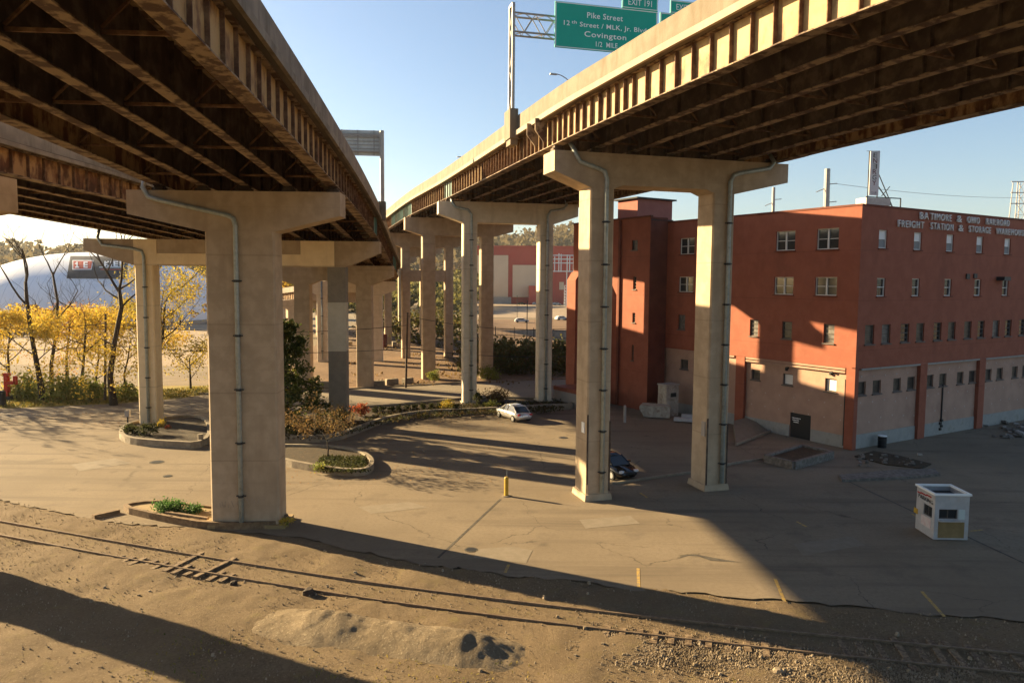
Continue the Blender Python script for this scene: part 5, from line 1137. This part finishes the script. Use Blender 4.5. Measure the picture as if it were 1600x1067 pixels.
for k in range(11):
    px = 586 + k * 12.6; py = 644.5 - k * .65 - 2 * math.sin(k * .3)
    x, y = G(px, py, .4); shrub('round_shrub', 'one of the small round shrubs planted in a row on the curved bed', x, y, .4, .34, .62, M['lf_box'], 260, .05, group='row of round shrubs in the curved bed', seed=k)
# ground cover in the beds
pts = []
for k in range(900):
    t_ = random.random(); px = 440 + t_ * 440; py = np.interp(px, [440, 520, 560, 600, 660, 725, 800, 880], [678, 676, 664, 652, 645, 640, 637, 635]) + random.uniform(-9, 7)
    pts.append((*G(px, py, .45), .46))
U, V = rand_uv(len(pts) * 6, .07, .05)
P_ = np.repeat(np.array(pts), 6, 0) + rng.normal(size=(len(pts) * 6, 3)) * np.array([.25, .25, .07])
tag(quads('ground_cover', P_, U, V, M['lf_bed']), 'mixed brown and green ground cover in the curved bed', 'ground cover', kind='stuff')
pts = [(*G(random.uniform(500, 572), random.uniform(712, 736), .4), .4) for k in range(700)]
U, V = rand_uv(len(pts) * 6, .05, .035); P_ = np.repeat(np.array(pts), 6, 0) + rng.normal(size=(len(pts) * 6, 3)) * np.array([.15, .15, .05])
tag(quads('ground_cover', P_, U, V, M['lf_box']), 'dark green grass filling the lozenge planter', 'ground cover', kind='stuff')
# thicket behind the yard
cs = []; sp = []
for k in range(260):
    px = random.uniform(722, 905); Y = random.uniform(103, 128); a = A(px, 560, Y); h = random.uniform(.2, 4.0 if px > 735 else 2.5) * (1 - .25 * (px - 720) / 190)
    cs.append((a.x, Y, h)); sp.append(.65)
tag(leaves('thicket', cs, sp, 9000, .2, M['lf_thick'], None), 'dark overgrown thicket between the lots behind the portals', 'thicket', kind='stuff')
cs = [(A(px, 470, Y).x, Y, random.uniform(.2, 4)) for px, Y in [(random.uniform(560, 740), random.uniform(150, 240)) for _ in range(170)]]
tag(leaves('brush', cs, 1.0, 5200, .3, M['lf_thick'], None), 'dark brush along the far side of the dirt lot', 'brush', kind='stuff')
# grass
N = 9000; gx = rng.uniform(-75, -34, N); gy = np.interp(gx, [-90, -50, -41, -36, -33], [72.4, 74.8, 78.2, 82.5, 88]) + rng.uniform(0, 9, N) ** 1.0
U = np.stack([rng.uniform(-.05, .05, N), rng.uniform(-.05, .05, N), np.zeros(N)], 1); V = np.stack([rng.normal(0, .05, N), rng.normal(0, .05, N), rng.uniform(.06, .16, N)], 1)
tag(quads('grass', np.stack([gx, gy, np.full(N, .12)], 1), U, V, M['grass']), 'tufts of dry grass on the left verge', 'grass', kind='stuff')
N = 5000; wx = rng.uniform(-26, 16, N); wy = rng.uniform(18, 27, N); cl = (vnoise(wx, wy, .35, 21) > .6) & (wy < np.interp(wx, [p[0] for p in railU], [p[1] for p in railU]) - 4); wx, wy = wx[cl], wy[cl]; n_ = len(wx)
U = np.stack([rng.uniform(-.02, .02, n_), rng.uniform(-.02, .02, n_), np.zeros(n_)], 1); V = np.stack([rng.normal(0, .02, n_), rng.normal(0, .02, n_), rng.uniform(.015, .05, n_)], 1)
tag(quads('dry_grass', np.stack([wx, wy, np.full(n_, .05)], 1), U, V, M['grass']), 'short dry grass in patches on the foreground dirt', 'grass', kind='stuff')
N = 2600; lx = np.concatenate([rng.uniform(-60, -30, N // 2), rng.uniform(-20, 0, N // 2)]); ly = np.concatenate([rng.uniform(66, 84, N // 2), rng.uniform(47, 76, N // 2)])
U, V = rand_uv(N, .05, .035); V[:, 2] *= .2; U[:, 2] *= .2
tag(quads('fallen_leaves', np.stack([lx, ly, np.full(N, .045)], 1), U, V, M['lf_orange']), 'fallen leaves scattered on the pavement', 'leaves', kind='stuff')
N = 4200; wx = rng.uniform(-26, 14, N); wy = rng.uniform(93, 170, N); cl = vnoise(wx, wy, .25, 11) > .55; wx, wy = wx[cl], wy[cl]; N = len(wx)
U, V = rand_uv(N, .12, .1); V[:, 2] = np.abs(V[:, 2]) + .08
tag(quads('weeds', np.stack([wx, wy, np.full(N, .12)], 1), U, V, M['lf_brown']), 'dry brown weeds on the dirt lot under the decks', 'weeds', kind='stuff')

# ------------------------------------------------------------------ cars
def sedan(name, lab, loc, rot, paint, L=4.5, W=1.76, H=1.43):
    t = thing(name, lab, 'car', (*loc, 0), rot)
    hl = L / 2
    st = [(-hl, .60, .42, .60, .62), (-hl + .12, .78, .30, .78, .84), (-hl + .75, .86, .22, .90, .93), (-.9, .88, .20, .93, .94), (.35, .88, .20, .92, .93), (1.0, .87, .22, .89, .90), (1.6, .84, .24, .80, .84), (hl - .22, .74, .30, .66, .72), (hl, .52, .40, .56, .58)]
    b = MB(); n = 9
    for x, hw, zb, zs, zt in st:
        zm = (zb + zs) / 2
        b.v += [(x, -hw * .86, zb), (x, -hw, zm - .06), (x, -hw, zm + .12), (x, -hw * .95, zs), (x, 0, zt), (x, hw * .95, zs), (x, hw, zm + .12), (x, hw, zm - .06), (x, hw * .86, zb)]
    for i in range(len(st) - 1):
        for j in range(n): b.f.append((i * n + j, i * n + (j + 1) % n, (i + 1) * n + (j + 1) % n, (i + 1) * n + j))
    b.f.append(tuple(range(n))); b.f.append(tuple((len(st) - 1) * n + j for j in range(n))); b.sm = True
    body = b.build('body', paint, t, world=False)
    cab = [(-1.75, .70, .93, .70, .94), (-1.05, .74, .92, .58, H - .04), (-.2, .75, .92, .58, H), (.45, .75, .91, .57, H - .05), (1.25, .72, .87, .70, .90)]
    b = MB()
    for x, hw, z, tw, tz_ in cab: b.v += [(x, -hw, z - .04), (x, -tw, tz_), (x, tw, tz_), (x, hw, z - .04)]
    for i in range(4):
        for j in range(4): b.f.append((i * 4 + j, i * 4 + (j + 1) % 4, (i + 1) * 4 + (j + 1) % 4, (i + 1) * 4 + j))
    b.f.append((0, 1, 2, 3)); b.f.append((16, 17, 18, 19)); b.build('glasshouse', M['glass'], t, world=False)
    b = MB(); rp = [(-1.12, .59, H - .05), (-.2, .6, H + .015), (.5, .58, H - .05)]
    for x, hw, z in rp: b.v += [(x, -hw, z - .02), (x, -hw * .8, z + .02), (x, hw * .8, z + .02), (x, hw, z - .02), (x, 0, z - .03)]
    for i in range(2):
        for j in range(5): b.f.append((i * 5 + j, i * 5 + (j + 1) % 5, (i + 1) * 5 + (j + 1) % 5, (i + 1) * 5 + j))
    b.f.append(tuple(range(5))); b.f.append(tuple(range(10, 15))); b.sm = True; b.build('roof', paint, t, world=False)
    for s in (-1, 1):
        for p_, q_, w_ in (((1.25, s * .70, .90), (.45, s * .575, H - .04), .06), ((-1.75, s * .70, .93), (-1.05, s * .585, H - .04), .09), ((-.1, s * .755, .92), (-.2, s * .59, H - .01), .07)):
            b = MB(); b.bar(p_, q_, w_); b.build('pillar', paint, t, world=False)
    for x in (-1.38, 1.36):
        for s in (-1, 1):
            b = MB(); b.tube([(x, s * .70, .32), (x, s * .895, .32)], .32, 18); wh = b.build('wheel', M['tyre'], t, world=False)
            b = MB(); b.tube([(x, s * .89, .32), (x, s * .905, .32)], .2, 14); b.build('rim', M['rim'], wh, world=False)
    for s in (-1, 1):
        b = MB(); b.box((hl - .16, s * .58, .66), (.22, .3, .13), (1, -s * .45, 0)); b.build('headlight', M['lampglass'], t, world=False)
        b = MB(); b.box((-hl + .07, s * .62, .74), (.14, .26, .15), (1, s * .25, 0)); b.build('tail_light', M['taillight'], t, world=False)
        b = MB(); b.box((.85, s * .95, .98), (.1, .2, .12)); b.build('mirror', paint, t, world=False)
    b = MB(); b.box((hl - .02, 0, .55), (.06, .72, .13)); b.build('grille', M['dkmetal'], t, world=False)
    b = MB(); b.box((-hl - .005, 0, .62), (.03, .5, .14)); b.build('number_plate', M['white'], t, world=False)
    return t
sedan('silver_car', 'silver sedan parked by the planter at the back of the yard', (.2, 71.0), R(90 + 29), M['car_silver'])
sedan('dark_car', 'black sedan half hidden behind the front portal column', (6.75, 50.6), R(-62), M['car_dark'])
# small far cars
def farcar(px, py, m, lab, rot=0.2, van=False, Y=None):
    x, y = G(px, py); 
    if py < 476: Y = 428.0
    if Y: q = A(px, py, Y); x, y = q.x, q.y
    t = thing('parked_car', lab, 'car', (x, y, .03), rot); b = MB()
    pr = [(-2.2, .3), (2.2, .3), (2.25, .75), (1.2, .9), (.5, 1.4), (-1.4, 1.4), (-2.1, .95)] if not van else [(-2.6, .35), (2.6, .35), (2.6, 1.1), (1.9, 2.1), (-2.6, 2.1)]
    b.prism_uz(pr, Vector((0, 0, 0)), Vector((1, 0, 0)), Vector((0, 1, 0)), 1.8); b.build('body', m, t, world=False)
    b = MB(); b.box((-.35 if not van else 1.2, 0, 1.15 if not van else 1.6), (1.7 if not van else 1.2, 1.83, .32)); b.build('window', M['glass'], t, world=False)
    for xx in (-1.4, 1.4):
        b = MB(); b.tube([(xx, -.93, .32), (xx, .93, .32)], .32, 10); b.build('wheel', M['tyre'], t, world=False)
for a in ((700, 467, M['car_silver'], 'far white car left of the lamp post at the red building', .1), (722, 468, M['booth'], 'white far car just left of the pale portal column', .2), (870, 447 + 26, M['booth'], 'white car in the far lot right of the portal', .3), (862, 476, M['car_silver'], 'silver car in the far lot near the lattice mast', .2), (877, 500, M['booth'], 'white car near the black fence by the gabled buttress', .5), (815, 504, M['booth'], 'pale car behind the black fence', .1), (815, 467, M['car_dark'], 'dark car at the foot of the cream wall', .1), (556, 478, M['booth'], 'white car glimpsed between the left deck columns', .1), (570, 478, M['car_dark'], 'dark car beside the white one between the left deck columns', .1), (838, 468, M['booth'], 'row car under the cream wall beside the dark car', .2)): farcar(*a)

# ------------------------------------------------------------------ poles, wires, fence, masts
def pole(name, lab, px, py, top, r=.13, arms=(), lean=0.0, cat='pole', m='pole'):
    x, y = G(px, py); tp = A(top[0], top[1], y); t = thing(name, lab, cat, (x, y, 0)); b = MB(); b.tube([(x, y, -.1), (tp.x, tp.y, tp.z)], r, 8, r * .7); b.build('post', M[m], t)
    for z, w_ in arms:
        b = MB(); b.box((tp.x, tp.y - .1, tp.z - z), (w_, .1, .12)); b.build('crossarm', M[m], t)
    b = MB(); b.tube([(tp.x, tp.y, tp.z), (tp.x, tp.y, tp.z + .12)], r * .8, 8); b.build('cap', M['dkmetal'], t)
    return tp
pl1 = pole('utility_pole', 'dark utility pole standing among the yellow trees', 164, 627, (165, 492), .15)
pl2 = pole('utility_pole', 'leaning dark utility pole at the dirt lot edge', 634, 606, (637, 490), .14)
pole('lamp_pole', 'thin pole in the far lot left of the pale portal', 703, 527, (704, 440), .15, m='dkmetal'); pole('lamp_pole', 'dark pole in the far lot right of the pale portal', 896, 512, (897, 463), .14, m='dkmetal'); pole('lamp_pole', 'slim post near the fence between the portal columns', 808, 498, (808, 462), .1, [(5.5, 1.2)], m='dkmetal')
pole('lamp_pole', 'tall lamp pole before the red and cream building', 823, 530, (824, 470), .12, m='dkmetal')
def wire(p, q, sag, lab, r=.032):
    p, q = Vector(p), Vector(q); pts = [p.lerp(q, k / 18) - Vector((0, 0, sag * 4 * (k / 18) * (1 - k / 18))) for k in range(19)]
    b = MB(); b.tube(pts, r, 4); tag(b.build('overhead_wire', M['dkmetal']), lab, 'wire')
e0 = A(-60, 510, 76); e1 = A(905, 530, 97)
wire(e0, pl1 - Vector((0, 0, .9)), .35, 'upper wire from the left edge to the pole among the trees'); wire(A(-60, 545, 76), pl1 - Vector((0, 0, 3.2)), .3, 'lower wire from the left edge to the pole among the trees')
wire(pl1 - Vector((0, 0, .9)), pl2 - Vector((0, 0, 1.4)), .9, 'upper wire running between the two utility poles'); wire(pl1 - Vector((0, 0, 3.2)), pl2 - Vector((0, 0, 4.2)), .7, 'lower wire running between the two utility poles')
wire(pl2 - Vector((0, 0, .3)), A(905, 512, 97), .8, 'upper wire from the leaning pole to the warehouse side'); wire(pl2 - Vector((0, 0, 4.2)), A(905, 556, 97), .5, 'lower wire from the leaning pole to the warehouse side')
# black fence in front of the far lot
FN = thing('metal_fence', 'black picket fence along the near edge of the far parking lot', 'fence', (*G(790, 530), 0))
p0, p1 = Vector((*G(690, 521), 0)), Vector((*G(930, 532), 0)); b = MB(); d_ = (p1 - p0); n_ = int(d_.length / .35)
for k in range(n_ + 1): q = p0 + d_ * k / n_; b.box(q + Vector((0, 0, 1.0)), (.07, .05, 2.0))
for z in (.3, 1.8): b.bar(p0 + Vector((0, 0, z)), p1 + Vector((0, 0, z)), .06, .1)
b.build('railing', M['fence'], FN)
for k in range(9):
    q = p0 + d_ * k / 8; b = MB(); b.box(q + Vector((0, 0, 1.15)), (.16, .16, 2.3)); b.build('post', M['fence'], FN)
b = MB(); p0, p1 = Vector((*G(560, 505), 0)), Vector((*G(735, 518), 0)); b.bar(p0 + Vector((0, 0, .7)), p1 + Vector((0, 0, .7)), .3, 1.4); tag(b.build('low_wall', M['farconc']), 'low grey wall across the far end of the dirt lot', 'wall')
# tall poles and a pylon behind the warehouse
for (px, y0, y1, Y, r, lab) in ((1293, 330, 264, 120, .42, 'thick pale transmission pole rising behind the warehouse roof'), (1209, 335, 293, 150, .3, 'thinner transmission pole left of the thick one')):
    t0, t1 = A(px, y0, Y), A(px, y1, Y); t = thing('transmission_pole', lab, 'pole', (t0.x, Y, 0)); b = MB(); b.tube([(t0.x, Y, 0), (t1.x, Y, t1.z)], r * 1.5, 10, r); b.build('shaft', M['grmetal'], t)
    for z, s in ((t1.z - 2.4, 1), (t1.z - 5.2, 1), (t1.z - 2.9, -1), (t1.z - 5.7, -1)):
        b = MB(); b.tube([(t1.x, Y, z), (t1.x + s * 1.6, Y, z + .15 if s > 0 else z - .7)], .07, 5); b.build('arm', M['grmetal'], t)
    if r > .4: big_p = Vector((t1.x, Y, t1.z))
LT = A(1592, 285, 200); t = thing('lattice_pylon', 'pale lattice pylon at the right edge beyond the warehouse', 'pylon', (LT.x, 200, 0)); b = MB()
for sx_ in (-1, 1):
    for sy_ in (-1, 1): b.bar((LT.x + sx_ * 2.2, 200 + sy_ * 2.2, 0), (LT.x + sx_ * .9, 200 + sy_ * .9, LT.z), .16)
for k in range(14):
    z0, z1 = LT.z * k / 14, LT.z * (k + 1) / 14; f0, f1 = 2.2 - 1.3 * k / 14, 2.2 - 1.3 * (k + 1) / 14
    for s in (-1, 1): b.bar((LT.x - s * f0, 200 - f0, z0), (LT.x + s * f1, 200 - f1, z1), .09)
    b.bar((LT.x - f1, 200 - f1, z1), (LT.x + f1, 200 - f1, z1), .08)
b.build('tower', M['grmetal'], t)
for z in (LT.z, LT.z - 2.8, LT.z - 5.6):
    b = MB(); b.bar((LT.x - 2.6, 199, z), (LT.x + 2.6, 199, z), .22); b.build('crossarm', M['grmetal'], t)
wire(big_p - Vector((-1.5, 0, 2.3)), A(1660, 306, 200), 1.2, 'thin wire strung from the thick pole to the pylon', .03)
# red machine at the left edge
x, y = G(12, 626); t = thing('red_machine', 'red metal machine frame at the left picture edge', 'machine', (x, y, 0)); b = MB(); b.box((x, y, 1.6), (.35, .5, 2.6)); b.box((x + .5, y, 1.9), (1.0, .4, .3)); b.box((x + .9, y, 2.2), (.25, .4, .9)); b.box((x, y, 2.8), (.7, .4, .3)); b.build('frame', M['redp'], t); b = MB(); b.box((x, y, .25), (1.3, 1.1, .5)); b.build('base', M['dkmetal'], t)
b = MB(); x, y = G(3, 635); b.tube([(x, y, 0), (x, y, 1.5), (x, y, 1.6)], [.4, .38, .3], 12); tag(b.build('bin', M['dkmetal']), 'dark round bin at the far left on the verge', 'bin')

# ------------------------------------------------------------------ air dome
DC = Vector((-128.5, 236, 0)); DA, DB, DH = 37.5, 34, 21.0
DM = thing('air_dome', 'huge white air supported dome behind the autumn trees', 'dome', DC)
DE1, DE2 = .95, .72
def dome_pt(th, ph):                         # superellipsoid
    e1, e2 = DE1, DE2
    f = lambda v, e: math.copysign(abs(v) ** e, v)
    cz, sz = f(math.cos(ph), e1), f(math.sin(ph), e1)
    return Vector((DC.x + DA * cz * f(math.cos(th), e2), DC.y + DB * cz * f(math.sin(th), e2), DH * sz))
b = MB(); nt_, np_ = 96, 22
for j in range(np_ + 1):
    for i in range(nt_): b.v.append(tuple(dome_pt(2 * math.pi * i / nt_, math.pi / 2 * j / np_)))
for j in range(np_):
    for i in range(nt_): b.f.append((j * nt_ + i, j * nt_ + (i + 1) % nt_, (j + 1) * nt_ + (i + 1) % nt_, (j + 1) * nt_ + i))
b.sm = True; b.build('membrane', M['domew'], DM)
def on_dome(px, py, lift=.15):               # first hit of a sight line with the membrane, as a place on the dome
    d = (FW * FPX + RT * (px - 800) - UP * (py - 533.5)).normalized(); o = Vector((0, 0, CAMH)); lo_ = None
    for k in range(900, 3000):
        q = o + d * (k * .1)
        v = (abs((q.x - DC.x) / DA) ** (2 / DE2) + abs((q.y - DC.y) / DB) ** (2 / DE2)) ** (DE2 / DE1) + abs(q.z / DH) ** (2 / DE1) - 1
        if v <= 0: return q - d * lift
    return None
def dome_patch(name, quad, m, parent, nu=24, nv=10, lift=.2):
    b = MB(); ok = True
    for j in range(nv + 1):
        for i in range(nu + 1):
            u, v = i / nu, j / nv; px = (quad[0][0] * (1 - u) + quad[1][0] * u) * (1 - v) + (quad[3][0] * (1 - u) + quad[2][0] * u) * v; py = (quad[0][1] * (1 - u) + quad[1][1] * u) * (1 - v) + (quad[3][1] * (1 - u) + quad[2][1] * u) * v
            q = on_dome(px, py, lift)
            if q is None: q = Vector((DC.x, DC.y, 0)); ok = False
            b.v.append(tuple(q))
    for j in range(nv):
        for i in range(nu): b.f.append((j * (nu + 1) + i, j * (nu + 1) + i + 1, (j + 1) * (nu + 1) + i + 1, (j + 1) * (nu + 1) + i))
    if not ok: print('PATCH OFF DOME', name)
    return b.build(name, m, parent)
bn = dome_patch('banner', [(110, 400), (201, 401), (198, 436), (104, 435)], M['banner'], DM)
M['lred'] = mat('logo red', (.42, .05, .035), rough=.7)
dome_patch('emblem', [(113, 406.5), (146, 406.5), (143, 421.5), (113, 421.5)], M['white'], bn, 10, 4, .3)
dome_patch('emblem', [(114.5, 407.8), (144.5, 407.8), (142, 420.2), (114.5, 420.2)], M['lred'], bn, 10, 4, .4)
def dome_text(s, x0, y0, w_, h_, m, lift=.5):
    fo5 = {'1': ['010', '110', '010', '010', '111'], 'E': ['111', '100', '111', '100', '111'], 'K': ['101', '110', '100', '110', '101'], 'I': ['1', '1', '1', '1', '1'], 'L': ['100', '100', '100', '100', '111'], ' ': ['0'] * 5}
    tot = sum(len(fo5[c][0]) + 1 for c in s) - 1; cx_ = w_ / tot; cy_ = h_ / 5; x = x0
    for c in s:
        gl = fo5[c]; b = MB()
        for r_, row in enumerate(gl):
            for k, v in enumerate(row):
                if v == '1':
                    q = [on_dome(px, py, lift) for px, py in ((x + k * cx_, y0 + r_ * cy_), (x + (k + 1) * cx_, y0 + r_ * cy_), (x + (k + 1) * cx_, y0 + (r_ + 1) * cy_), (x + k * cx_, y0 + (r_ + 1) * cy_))]
                    b.add(q, [(0, 1, 2, 3)])
        if b.v: b.build('letter', m, bn)
        x += (len(gl[0]) + 1) * cx_
dome_text('1 E', 117, 409, 20, 9.5, M['white']); dome_text('KIEL', 163, 408, 31, 8, M['white'])
dome_patch('stripe', [(155, 417), (194, 417), (193.5, 418.2), (155, 418.2)], M['white'], bn, 10, 1, .3); dome_patch('stripe', [(157, 420.5), (193, 420.5), (192.5, 421.8), (157, 421.8)], M['lred'], bn, 10, 1, .3)
dome_patch('window_strip', [(262, 408), (270, 408), (294, 433), (287, 434)], M['grille'], DM, 3, 10, .2)
b = MB(); c = DC
for i in range(40):
    a0_, a1_ = 2 * math.pi * i / 40, 2 * math.pi * (i + 1) / 40; p, q = dome_pt(a0_, 0), dome_pt(a1_, 0); b.bar((p.x, p.y - .5, .5), (q.x, q.y - .5, .5), .5, 1.1)
b.build('base_wall', M['farconc'], DM)
# ------------------------------------------------------------------ far red and cream building
Yb = 440.0
def fx(px): return A(px, 430, Yb).x
def fz(py): return A(780, py, Yb).z
FB = thing('red_hall', 'big red hall with cream wall panels beyond the far parking lot', 'building', (fx(800), Yb, 0))
x0_, x1_ = fx(743), fx(960); b = MB(); b.box(((x0_ + x1_) / 2, Yb + 40, fz(386) / 2), (x1_ - x0_, 80, fz(386))); b.build('wall', M['farred'], FB)
for l, r_, tp_, bt_ in ((768, 794, 399, 464), (801, 842, 414, 464)):
    b = MB(); b.box(((fx(l) + fx(r_)) / 2, Yb - .4, (fz(tp_) + fz(bt_)) / 2), (fx(r_) - fx(l), .8, fz(tp_) - fz(bt_))); b.build('cream_panel', M['cream'], FB)
b = MB(); b.box(((fx(743) + fx(767)) / 2, Yb - .4, (fz(399) + fz(466)) / 2), (fx(767) - fx(743), .8, fz(399) - fz(466))); b.build('cream_panel', M['cream'], FB)
b = MB(); b.box(((fx(745) + fx(799)) / 2, Yb - 1, fz(464) / 2), (fx(799) - fx(745), 2, fz(464))); b.build('base_wall', M['farconc'], FB)
b = MB(); b.box(((fx(826) + fx(840)) / 2, Yb - 4, fz(446) / 2), (fx(840) - fx(826), 8, fz(446))); b.build('annex', M['farred'], FB)
b = MB(); b.box(((fx(874) + fx(881)) / 2, Yb - .2, (fz(440) + fz(452)) / 2), (fx(881) - fx(874), .5, fz(440) - fz(452))); b.build('cream_panel', M['cream'], FB)
b = MB(); b.box(((x0_ + x1_) / 2, Yb + 39.8, fz(386) + .4), (x1_ - x0_ + 1.2, 81.2, .8)); b.build('coping', M['farred'], FB)
M['bluesteel'] = mat('pale blue steel', (.45, .50, .55), rough=.5)
SS = thing('steel_gantry', 'pale blue steel gantry frames in front of the red hall', 'gantry', (fx(880), Yb - 30, 0)); b = MB(); Ys = Yb - 30
fx2 = lambda px: A(px, 430, Ys).x; fz2 = lambda py: A(880, py, Ys).z
for px in (863, 866.5, 873, 876.5, 886, 890, 896, 899, 905):
    b.box((fx2(px), Ys, fz2(396 + (px % 3) * 2) / 2 + fz2(425) / 2), (.45, .45, fz2(396 + (px % 3) * 2) - fz2(425)))
for py in (399, 405, 411, 424): b.box(((fx2(862) + fx2(908)) / 2, Ys + .6, fz2(py)), (fx2(908) - fx2(862), .4, .5))
for px in (863, 886, 905): b.box((fx2(px), Ys + 1.2, fz2(425) / 2), (.4, .4, fz2(425)))
b.build('frame', M['bluesteel'], SS)
LM_ = thing('lattice_mast', 'white lattice mast standing left of the gabled buttress', 'mast', (*G(886, 478), 0)); x, y = G(886, 478); b = MB()
for k in range(7):
    z0, z1 = k * 1.6, (k + 1) * 1.6
    for s in (-1, 1): b.bar((x + s * 1.6 * (1 - k * .05), y, z0), (x - s * 1.6 * (1 - k * .05), y, z1), .22); b.bar((x + s * 1.6, y, z0), (x + s * 1.5, y, z1), .25)
b.build('frame', M['white'], LM_)
# ------------------------------------------------------------------ hills with autumn woods
def hill(name, prof, Y0, Y1, seed):
    xs = [A(px, py, Y1).x for px, py in prof]; zs = [A(px, py, Y1).z for px, py in prof]
    nx_, ny_ = 60, 14; X_ = np.linspace(xs[0], xs[-1], nx_); b = MB()
    for j in range(ny_):
        t_ = j / (ny_ - 1)
        for i in range(nx_):
            zt_ = float(np.interp(X_[i], xs, zs)); yy_ = Y0 + (Y1 - Y0) * t_; sc_ = (Y0 + (Y1 - Y0) * t_) / Y1
            b.v.append((X_[i], yy_, max(-.5, zt_ * (t_ ** .8) - 1.0) - (1 if j == 0 else 0)))
    for j in range(ny_ - 1):
        for i in range(nx_ - 1): b.f.append((j * nx_ + i, j * nx_ + i + 1, (j + 1) * nx_ + i + 1, (j + 1) * nx_ + i))
    b.sm = True; struct(name, b, M['hillm']); return X_, xs, zs
M['hillm'] = mat('wooded hill ground', (.09, .08, .045), (.13, .10, .06), .02, rough=.95)
def wood(prof, Y0, Y1, n, size, lab, seed, m):
    r_ = np.random.default_rng(seed); xs = np.array([A(px, py, Y1).x for px, py in prof]); zs = np.array([A(px, py, Y1).z for px, py in prof])
    nt2 = n // 60; cx_ = r_.uniform(xs[0], xs[-1], nt2); t_ = r_.uniform(0.04, 1, nt2); cy_ = Y0 + (Y1 - Y0) * t_; cz_ = np.interp(cx_, xs, zs) * t_ ** .8 - 1
    cr = r_.uniform(.7, 1.5, nt2) * size * 5
    i = r_.integers(0, nt2, n); dv = r_.normal(size=(n, 3)); dv /= np.linalg.norm(dv, axis=1)[:, None]; dv *= r_.uniform(.55, 1, (n, 1))
    P = np.stack([cx_[i] + dv[:, 0] * cr[i], cy_[i] + dv[:, 1] * cr[i], cz_[i] + cr[i] * .6 + dv[:, 2] * cr[i] * .9], 1)
    U, V = rand_uv(n, size, size * .8); return tag(quads('wood', P, U, V, m), lab, 'wood', kind='stuff')
pr1 = [(420, 432), (560, 420), (640, 388), (700, 376), (760, 374), (800, 381), (850, 380), (880, 374), (930, 370), (1000, 380)]
hill('hill', pr1, 520, 900, 1); wood(pr1, 520, 905, 34000, 2.1, 'autumn woods covering the hill behind the red hall', 3, M['lf_wood'])
pr2 = [(-250, 415), (-60, 412), (20, 405), (60, 402), (120, 410), (200, 408), (260, 398), (300, 400), (330, 410), (430, 424), (520, 428)]
hill('hill', pr2, 420, 760, 2); wood(pr2, 420, 765, 26000, 2.0, 'hazy woods on the low hill behind the dome', 4, M['lf_wood'])
pr3 = [(560, 448), (620, 440), (660, 437), (720, 436), (760, 440)]
wood(pr3, 300, 420, 14000, .7, 'mixed green and yellow trees at the foot of the hill', 5, M['lf_foot'])

wood([(425, 446), (440, 434), (455, 436), (470, 446)], 180, 230, 1500, .32, 'yellow trees far behind the broad front pier', 6, M['lf_yellow'])
wood([(-60, 482), (60, 480), (120, 482), (330, 480)], 160, 188, 5000, .22, 'low brown brush at the foot of the dome', 8, M['lf_brown'])
# far buildings on the hill
for k, (px, py, w_, h_) in enumerate(((768, 376, 24, 9), (796, 377, 24, 9), (822, 376, 26, 9))):
    c = A(px, py, 860); t = thing('apartment_block', ['left block of the pale hilltop apartments', 'middle block of the pale hilltop apartments', 'right block of the pale hilltop apartments'][k], 'building', (c.x, 860, c.z - 6)); W2, H2 = w_ / FPX * 860, h_ / FPX * 860
    b = MB(); b.box((c.x, 860, c.z), (W2, 12, H2)); b.build('wall', mat('pale block', (.42, .41, .40), rough=.9), t); b = MB(); b.prism_uz([(-W2 / 2 - 1, 0), (W2 / 2 + 1, 0), (0, 4)], Vector((c.x, 860, c.z + H2 / 2)), Vector((1, 0, 0)), Vector((0, 1, 0)), 13); b.build('roof', M['grmetal'], t)
    b = MB()
    for s in (-.25, .25): b.box((c.x, 853.9, c.z + s * H2), (W2 * .94, .3, H2 * .16))
    b.build('window_band', M['grille'], t)
for k, (px, py, w_, h_, Y, m_, lab) in enumerate(((452, 452, 20, 18, 260, 'brick_dark', 'dark red house glimpsed between the left piers'), (447, 478, 18, 14, 220, 'cream', 'cream low building below the dark red house'), (690, 428, 22, 8, 600, 'plinth', 'white building on the slope left of the pale portal'), (643, 416, 10, 8, 620, 'pent', 'orange roofed house on the hill slope'), (290, 407, 8, 14, 520, 'brick_dark', 'small church on the skyline right of the dome'))):
    c = A(px, py, Y); W2, H2 = w_ / FPX * Y, h_ / FPX * Y; t = thing('far_house', lab, 'building', (c.x, Y, max(0, c.z - H2 / 2))); z0 = 0 if Y < 300 else c.z - H2 * .8
    b = MB(); b.box((c.x, Y, (z0 + c.z + H2 / 2) / 2), (W2, 10, c.z + H2 / 2 - z0)); b.build('wall', M[m_], t); b = MB(); pk = H2 * (1.2 if 'church' in lab else .35)
    b.prism_uz([(-W2 / 2 - .4, 0), (W2 / 2 + .4, 0), (0, pk)], Vector((c.x, Y, c.z + H2 / 2)), Vector((1, 0, 0)), Vector((0, 1, 0)), 10.6); b.build('roof', M['roofing'], t)
    b = MB()
    for q in (-.28, 0, .28): b.box((c.x + q * W2, Y - 5.05, c.z), (W2 * .14, .12, H2 * .4))
    b.build('window', M['glass'], t)
# ------------------------------------------------------------------ air between here and the far hills
hb = MB(); hb.box((0, 480, 58), (1500, 1100, 120)); hm = bpy.data.materials.new('thin haze'); hm.use_nodes = True
hn = hm.node_tree.nodes; hn.remove(hn['Principled BSDF']); pvn = hn.new('ShaderNodeVolumePrincipled'); pvn.inputs['Density'].default_value = .00008; pvn.inputs['Color'].default_value = (.9, .93, .98, 1); pvn.inputs['Anisotropy'].default_value = .3
hm.node_tree.links.new(pvn.outputs[0], hn['Material Output'].inputs['Volume'])
tag(hb.build('haze', hm), 'thin pale haze lying over the far hills and lots', 'haze', kind='stuff')
